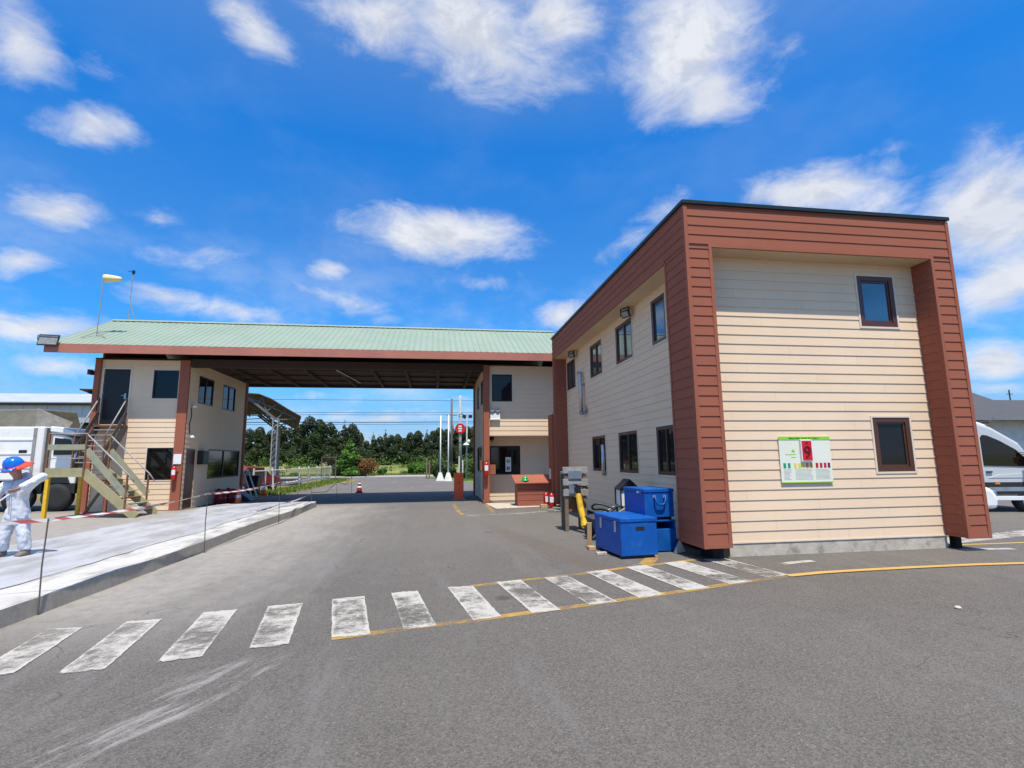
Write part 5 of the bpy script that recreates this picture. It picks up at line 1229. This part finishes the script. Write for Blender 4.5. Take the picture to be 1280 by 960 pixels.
t = thing('utility_pole', (2.38,49.5,0), 'tall pale concrete pole carrying the round red sign', 'pole', 'utility poles')
b = MB(); b.tube([(2.38,49.5,0),(2.36,49.5,7.9)], [.16,.11], 12); b.build('pole', M['pole'], t, smooth=True)
for z in (.9,1.7,2.5,3.3,4.9): 
    b = MB(); b.lathe([(.165,z),(.165,z+.10)], (2.38,49.5,0), 12); b.build('pole_band', M['darkpole'], t)
b = MB(); b.tube([(2.36,49.4,5.75),(2.2,49.4,6.0),(2.5,49.4,6.15),(2.9,49.4,5.9),(2.7,49.4,5.6)], .03, 6); b.build('cable_loop', M['wire'], t)
t = thing('utility_pole', (1.72,55,0), 'dark slim wooden pole between the flagpoles and the red sign', 'pole', 'utility poles')
b = MB(); b.tube([(1.72,55,0),(1.72,55,8.2)], [.15,.10], 10); b.build('pole', M['darkpole'], t, smooth=True)
b = MB(); b.box(1.2,2.3,54.93,55.0,6.42,6.52); b.build('cross_arm', M['darkpole'], t)
NS = thing('round_sign', (2.36,49.3,4.65), 'round red sign with white lettering on a tall pale pole', 'sign')
b = MB(); b.lathe([(.47,-.02),(.47,.02)], (2.36,49.28,4.68), 32, 0, 'y'); b.build('disc', M['red'], NS)
b = MB(); b.lathe([(.485,-.012),(.485,.03)], (2.36,49.285,4.68), 32, 0, 'y'); b.build('rim', M['darkred'], NS)
for z, w_ in ((4.90,.30),(4.68,.36),(4.46,.30)):
    b = MB(); n_ = 4
    for i in range(n_): 
        x0 = 2.36 - w_/2 + i*w_/n_; b.box(x0, x0+w_/n_*.78, 49.245, 49.258, z-.075, z+.075)
    for i in range(n_-1): 
        x0 = 2.36 - w_/2 + i*w_/n_; b.box(x0, x0+w_/n_*1.2, 49.246, 49.257, z-.015, z+.015)
    b.build('white_lettering', M['white'], NS)
t = thing('yard_lamp', (2.78,46,0), 'slim grey lamp post with two floodlights and a white dish lamp', 'lamp post')
b = MB(); b.tube([(2.76,46,0),(2.80,46,5.4)], [.09,.06], 10); b.bar((2.55,46,5.38),(3.15,46,5.45),.05,.05); b.build('pole', M['pole'], t, smooth=True)
for x in (2.55, 3.1):
    b = MB(); b.box(x-.17,x+.17,45.85,46.05,5.42,5.68); b.build('floodlight', M['black'], t, bevel=.02)
b = MB(); b.lathe([(.06,3.22),(.26,3.08),(.30,3.0),(.05,2.98)], (2.72,45.8,0), 16); b.build('dish_lamp', M['white'], t, smooth=True)
b = MB(); b.lathe([(.01,3.22),(.11,3.28),(.13,3.36),(.09,3.46),(.01,3.5)], (2.95,45.8,0), 12); b.build('globe', M['white'], t, smooth=True)
for (x, y, h) in ((2.2,47.8,2.05),(2.55,48.2,1.7)):
    b = MB(); b.bar((x,y,0),(x,y,h),.11,.11,(0,1,0)); tag(b.build('fence_post', M['whitedirty'], bevel=.01), 'short pale post in the bushes behind the barrier', 'post', 'short pale posts')
for (x, y, h) in ((-.75,50,1.95),(-.5,50.4,1.75)):
    b = MB(); b.bar((x,y,0),(x,y,h),.14,.14,(0,1,0)); tag(b.build('timber_post', M['wood'], bevel=.01), 'brown timber post at the left end of the right hand hedge', 'post', 'brown timber posts')
def catenary(name, p, q, sag, r, label):
    n = 24; P = []
    for i in range(n+1):
        t_ = i/n; a = Vector(p).lerp(Vector(q), t_); a.z -= sag*4*t_*(1-t_); P.append(a)
    b = MB(); b.tube(P, r, 5); return tag(b.build(name, M['wire'], smooth=True), label, 'cable', 'overhead cables')
for i, (z0, z1, sag, lab) in enumerate(((8.45,8.55,.25,'topmost thin overhead cable across the sky under the canopy'),(7.0,7.3,.25,'second overhead cable from the top under the canopy'),(6.75,7.05,.25,'third overhead cable from the top under the canopy'),(6.05,6.55,.45,'fourth overhead cable, the thickest, just above the trees'),(5.75,6.2,.35,'lowest overhead cable near the tree tops'))):
    catenary('overhead_cable', (-46,57-i*.1,z0), (46,57-i*.1,z1), sag, .022 if i != 3 else .04, lab)

# ------------------------------------------------------------------ rising field behind the cross road
b = MB(); prof_f = [(64.6,-.02),(68,.18),(74,.65),(80,1.0),(95,1.15),(160,1.2),(400,1.0)]
for (y0, z0), (y1, z1) in zip(prof_f, prof_f[1:]): b.quad((-300,y0,z0),(300,y0,z0),(300,y1,z1),(-300,y1,z1))
struct(b.build('field', M['grass'], recalc=False))
# ------------------------------------------------------------------ TREES and bushes
def leaves(lobes, n, size, rnd):
    """many leaf clumps spread through the crown's lobes: (x,y,z,rx,ry,rz,weight)"""
    mb = MB(); tot = sum(l[6] for l in lobes)
    for l in lobes:
        for _ in range(int(n*l[6]/tot)):
            while True:
                p = Vector((rnd.uniform(-1,1), rnd.uniform(-1,1), rnd.uniform(-1,1)))
                if p.length <= 1: break
            p = p.normalized() * (p.length ** .45)
            c = Vector((l[0]+p.x*l[3], l[1]+p.y*l[4], l[2]+p.z*l[5]))
            if c.z < .05: c.z = rnd.uniform(.05,.4)
            nrm = (Vector((p.x/l[3], p.y/l[4], p.z/l[5])).normalized() + Vector((rnd.gauss(0,.6), rnd.gauss(0,.6), rnd.gauss(.2,.6)))).normalized()
            a = nrm.orthogonal().normalized(); b_ = nrm.cross(a); t = rnd.uniform(0, 2*PI)
            u = (a*math.cos(t)+b_*math.sin(t)) * size*rnd.uniform(.6,1.5); v = (b_*math.cos(t)-a*math.sin(t)) * size*rnd.uniform(.35,.8)
            mb.add([c-u, c-v*.9+nrm*size*.15, c+u, c+v*.9-nrm*size*.1], [(0,1,2,3)])
    return mb
def trunk(h, r, rnd, limbs=6):
    mb = MB(); P = [(rnd.uniform(-.1,.1)*i*.4, rnd.uniform(-.1,.1)*i*.4, h*i/5) for i in range(6)]
    mb.tube(P, [r*(1-.16*i) for i in range(6)], 8)
    for k in range(limbs):
        z = h*rnd.uniform(.25,.9); a = rnd.uniform(0,2*PI); ln = h*.28*rnd.uniform(.6,1.1)
        mb.tube([(0,0,z),(math.cos(a)*ln*.5,math.sin(a)*ln*.5,z+ln*.3),(math.cos(a)*ln,math.sin(a)*ln,z+ln*.7)], [r*.4,r*.28,r*.1], 5)
    return mb
def crown_lobes(kind, h, rnd):
    Ls = []
    if kind == 'conifer':
        n = 9
        for i in range(n):
            t = i/(n-1); rr = h*.24*(1-t)**.8 + .18
            for k in range(2 if t < .8 else 1):
                a = rnd.uniform(0,2*PI); o = rr*.35 if t < .85 else 0
                Ls.append((math.cos(a)*o, math.sin(a)*o, h*(.10+.86*t), rr*rnd.uniform(.7,1.05), rr*rnd.uniform(.7,1.05), h*.085*rnd.uniform(.8,1.3), rr*rr+.05))
    elif kind == 'broad':
        for i in range(13):
            a = rnd.uniform(0,2*PI); t = rnd.random(); z = h*(.14+.70*t); o = h*.24*math.sqrt(rnd.random())*(1.05-.7*t)
            r = h*rnd.uniform(.10,.17)*(1.1-.4*t); Ls.append((math.cos(a)*o, math.sin(a)*o, z, r*1.15, r*1.15, r*rnd.uniform(.8,1.1), r*r))
        Ls.append((0,0,h*.86,h*.11,h*.11,h*.12,h*h*.012)); Ls.append((0,0,h*.3,h*.24,h*.24,h*.26,h*h*.03))
    else:
        for i in range(9):
            a = rnd.uniform(0,2*PI); o = h*.34*math.sqrt(rnd.random()); r = h*rnd.uniform(.20,.34)
            Ls.append((math.cos(a)*o*1.3, math.sin(a)*o, h*rnd.uniform(.22,.70), r*1.2, r*1.1, r, r*r))
    return Ls
def tree(name, kind, h, leafm, n, size, seed, label, cat, loc, group=None, bare=True):
    rnd = random.Random(seed)
    t = thing(name, (0,0,0), label, cat, group)
    tb = trunk(h*.85, h*.028, rnd); tb.build('trunk', M['bark'], t, smooth=True)
    leaves(crown_lobes(kind, h, rnd), n, size, rnd).build('crown', M[leafm], t, recalc=False)
    t.location = loc; t.rotation_euler.z = rnd.uniform(0, 6.28)
    return t
protos = {}
specs = {'c1':('conifer_tree','conifer','leaf_dark'),'c2':('conifer_tree','conifer','leaf_dark'),'b1':('broadleaf_tree','broad','leaf_mid'),'b2':('broadleaf_tree','broad','leaf_dark'),'b3':('broadleaf_tree','broad','leaf_mid')}
TREES = [(388,521,'b2',86),(400,525,'b1',84),(377,531,'b1',88),(366,536,'b2',90),(355,533,'b1',90),(343,538,'b2',92),(330,534,'b1',88),(318,536,'b2',90),(413,529,'b2',88),(423,541,'c1',90),(430,529,'c2',86),(440,530,'b2',87),(449,541,'b1',88),(458,551,'b3',84),(466,543,'c1',88),(474,546,'b2',91),(481,540,'c2',88),(488,544,'b2',86),(496,543,'b1',92),(504,548,'b3',88),(512,541,'b2',89),(522,539,'b1',88),(533,540,'c2',92),(541,539,'b2',87),(549,535,'b1',90),(558,537,'b2',86),(567,535,'c1',90),(575,534,'b1',89),(584,533,'b2',86),(593,534,'b1',90),(602,536,'b2',88),(614,538,'b1',90),
  (302,537,'b1',90),(286,540,'b2',92),(268,538,'b1',92),(628,538,'b2',90),(644,540,'b1',92)]
hw = {'c1':'narrow dark conifer','c2':'dark pointed conifer','b1':'mid green bushy tree','b2':'dense dark tree','b3':'pale green lower tree'}
wh = lambda px: ('behind the open shed' if px < 372 else 'by the shed roof end' if px < 408 else 'behind the wire gate' if px < 428 else 'above the young green tree' if px < 450 else 'above the rust bush' if px < 470 else 'above the open field' if px < 508 else 'left of the flagpoles' if px < 548 else 'behind the flagpoles' if px < 580 else 'behind the right booth')
seen = {}
FZ = 1.0
for i, (px_, top, k, y) in enumerate(sorted(TREES)):
    h = (1.65 + (575.5-top)/7.55*(y/85.)) - FZ; x = (-18.08+(px_-400)*.1261)*y/85.
    lab = hw[k] + ' of the far tree line ' + wh(px_)
    seen[lab] = seen.get(lab, 0) + 1
    if seen[lab] > 1: lab += (', second one', ', third one', ', fourth one', ', fifth one', ', sixth one')[min(seen[lab]-2, 4)]
    if k not in protos:
        nm, kd, lm = specs[k]
        protos[k] = tree(nm, kd, 8.0, lm, 6000, .21 if kd == 'broad' else .19, 20+len(protos), lab, 'tree', (x,y,0), 'trees of the far tree line')
        o = protos[k]
    else:
        o = copy_tree(protos[k])
    o['label'] = lab; s_ = (h+.3)/8.0; w_ = .92 if k[0] == 'b' else .95
    o.location = (x, y, FZ-.1); o.scale = (s_*w_, s_*w_, s_); o.rotation_euler.z = i*1.7
tree('young_tree', 'conifer', 4.1, 'leaf_young', 3600, .17, 41, 'fresh light green young tree beyond the road, left of a rust bush', 'tree', (-9.7,62,0)).scale = (1.25,1.25,1)
tree('rust_bush', 'bush', 2.3, 'leaf_rust', 2200, .13, 42, 'rust brown bush beside the fresh green young tree', 'bush', (-7.85,62,0))
def bush(h, x, y, seed, label, m='leaf_hedge', n=1500, sc=(1,1,1)):
    t = tree('bush', 'bush', h, m, n, .11, seed, label, 'bush', (x,y,0), 'bushes along the cross road'); t.scale = sc; return t
bush(1.5,-11.3,64.5,50,'low green bush left of the young green tree')
bush(.8,-6.3,65,51,'low green bush right of the rust coloured bush')
bush(1.5,-2.6,66,52,'light green roadside bush in the middle of the far verge', 'leaf_young', 1900, (1.1,1,1))
bush(1.7,-1.1,66,53,'light green roadside bush left of the timber posts', 'leaf_young', 1900, (1.3,1,1))
bush(1.75,0,66.5,59,'roadside bush seen behind the left flagpole', 'leaf_hedge', 1700, (1.4,1,1))
bush(2.0,.25,50.5,54,'dark bush directly behind the two flagpoles', 'leaf_mid', 2200, (1.0,1,1))
bush(1.9,1.5,51.8,55,'dark bush behind the right flagpole', 'leaf_mid', 2000)
bush(2.0,3.3,49.5,56,'bright green bush behind the orange barrier cabinet', 'leaf_hedge', 2200, (1.2,1,1))
bush(2.1,4.9,49,57,'bright green bush behind the gatehouse booth wall', 'leaf_hedge', 2200, (1.2,1,1))
bush(.8,2.9,46.9,58,'small low bush at the foot of the lamp post', 'leaf_hedge', 900)
# rough grass tufts on the verges and along the cross road
def tufts():
    rnd = random.Random(11); mb = MB()
    def blade(x, y, h):
        a = rnd.uniform(0, PI); dx, dy = math.cos(a)*.035, math.sin(a)*.035; lx, ly = rnd.gauss(0,.3)*h, rnd.gauss(0,.3)*h
        mb.add([(x-dx,y-dy,0),(x+dx,y+dy,0),(x+lx,y+ly,h)], [(0,1,2)])
    for _ in range(3800): 
        y = rnd.uniform(28, 53); blade(-9.2 + rnd.random()**1.5*1.6*(1 if y < 49 else .6) - (.4 if rnd.random()<.3 else 0), y, rnd.uniform(.06,.24))
    for _ in range(2600): blade(rnd.uniform(1.8,6), rnd.uniform(43,52), rnd.uniform(.05,.2))
    for _ in range(7000): blade(rnd.uniform(-26,12), 64.4+rnd.random()**2*3, rnd.uniform(.08,.3))
    return struct(mb.build('grass', M['lawn'], recalc=False), 'stuff')
g_ = tufts(); g_['label'] = 'rough grass growing along the verges and the field edge'

def undergrowth():
    rnd = random.Random(21); mb = MB()
    for _ in range(150):
        x = rnd.uniform(-40, 30); y = rnd.choice((65.2, 66.5, 70, 76, 82, 83.5)) + rnd.uniform(-.8,.8); z0 = 0 if y < 67 else (y-66)*.075
        z0 = min(z0, 1.1); r = rnd.uniform(.25,.7) if y < 80 else rnd.uniform(.6,1.3)
        if y < 67: r *= .6
        lb = leaves([(x, y, r*.6, r*1.6, r, r*.8, 1)], 70, .12 if y < 80 else .18, rnd)
        lb.v = [(a, b_, c+z0) for a, b_, c in lb.v]
        mb.add(lb.v, lb.f)
    return struct(mb.build('undergrowth', M['leaf_hedge'], recalc=False), 'stuff')
ug = undergrowth(); ug['label'] = 'low scrub growing along the field and under the far trees'
b = MB(); rnd = random.Random(4)
b.lathe([(.008,0),(.028,.003),(.034,.014),(.02,.028),(.004,.032)], (5.64,5.11,0), 9); st_ = b.build('stone', M['concrete'], bevel=.006); st_.scale = (1,1,1)
tag(st_, 'single small pale stone lying on the open asphalt', 'stone')
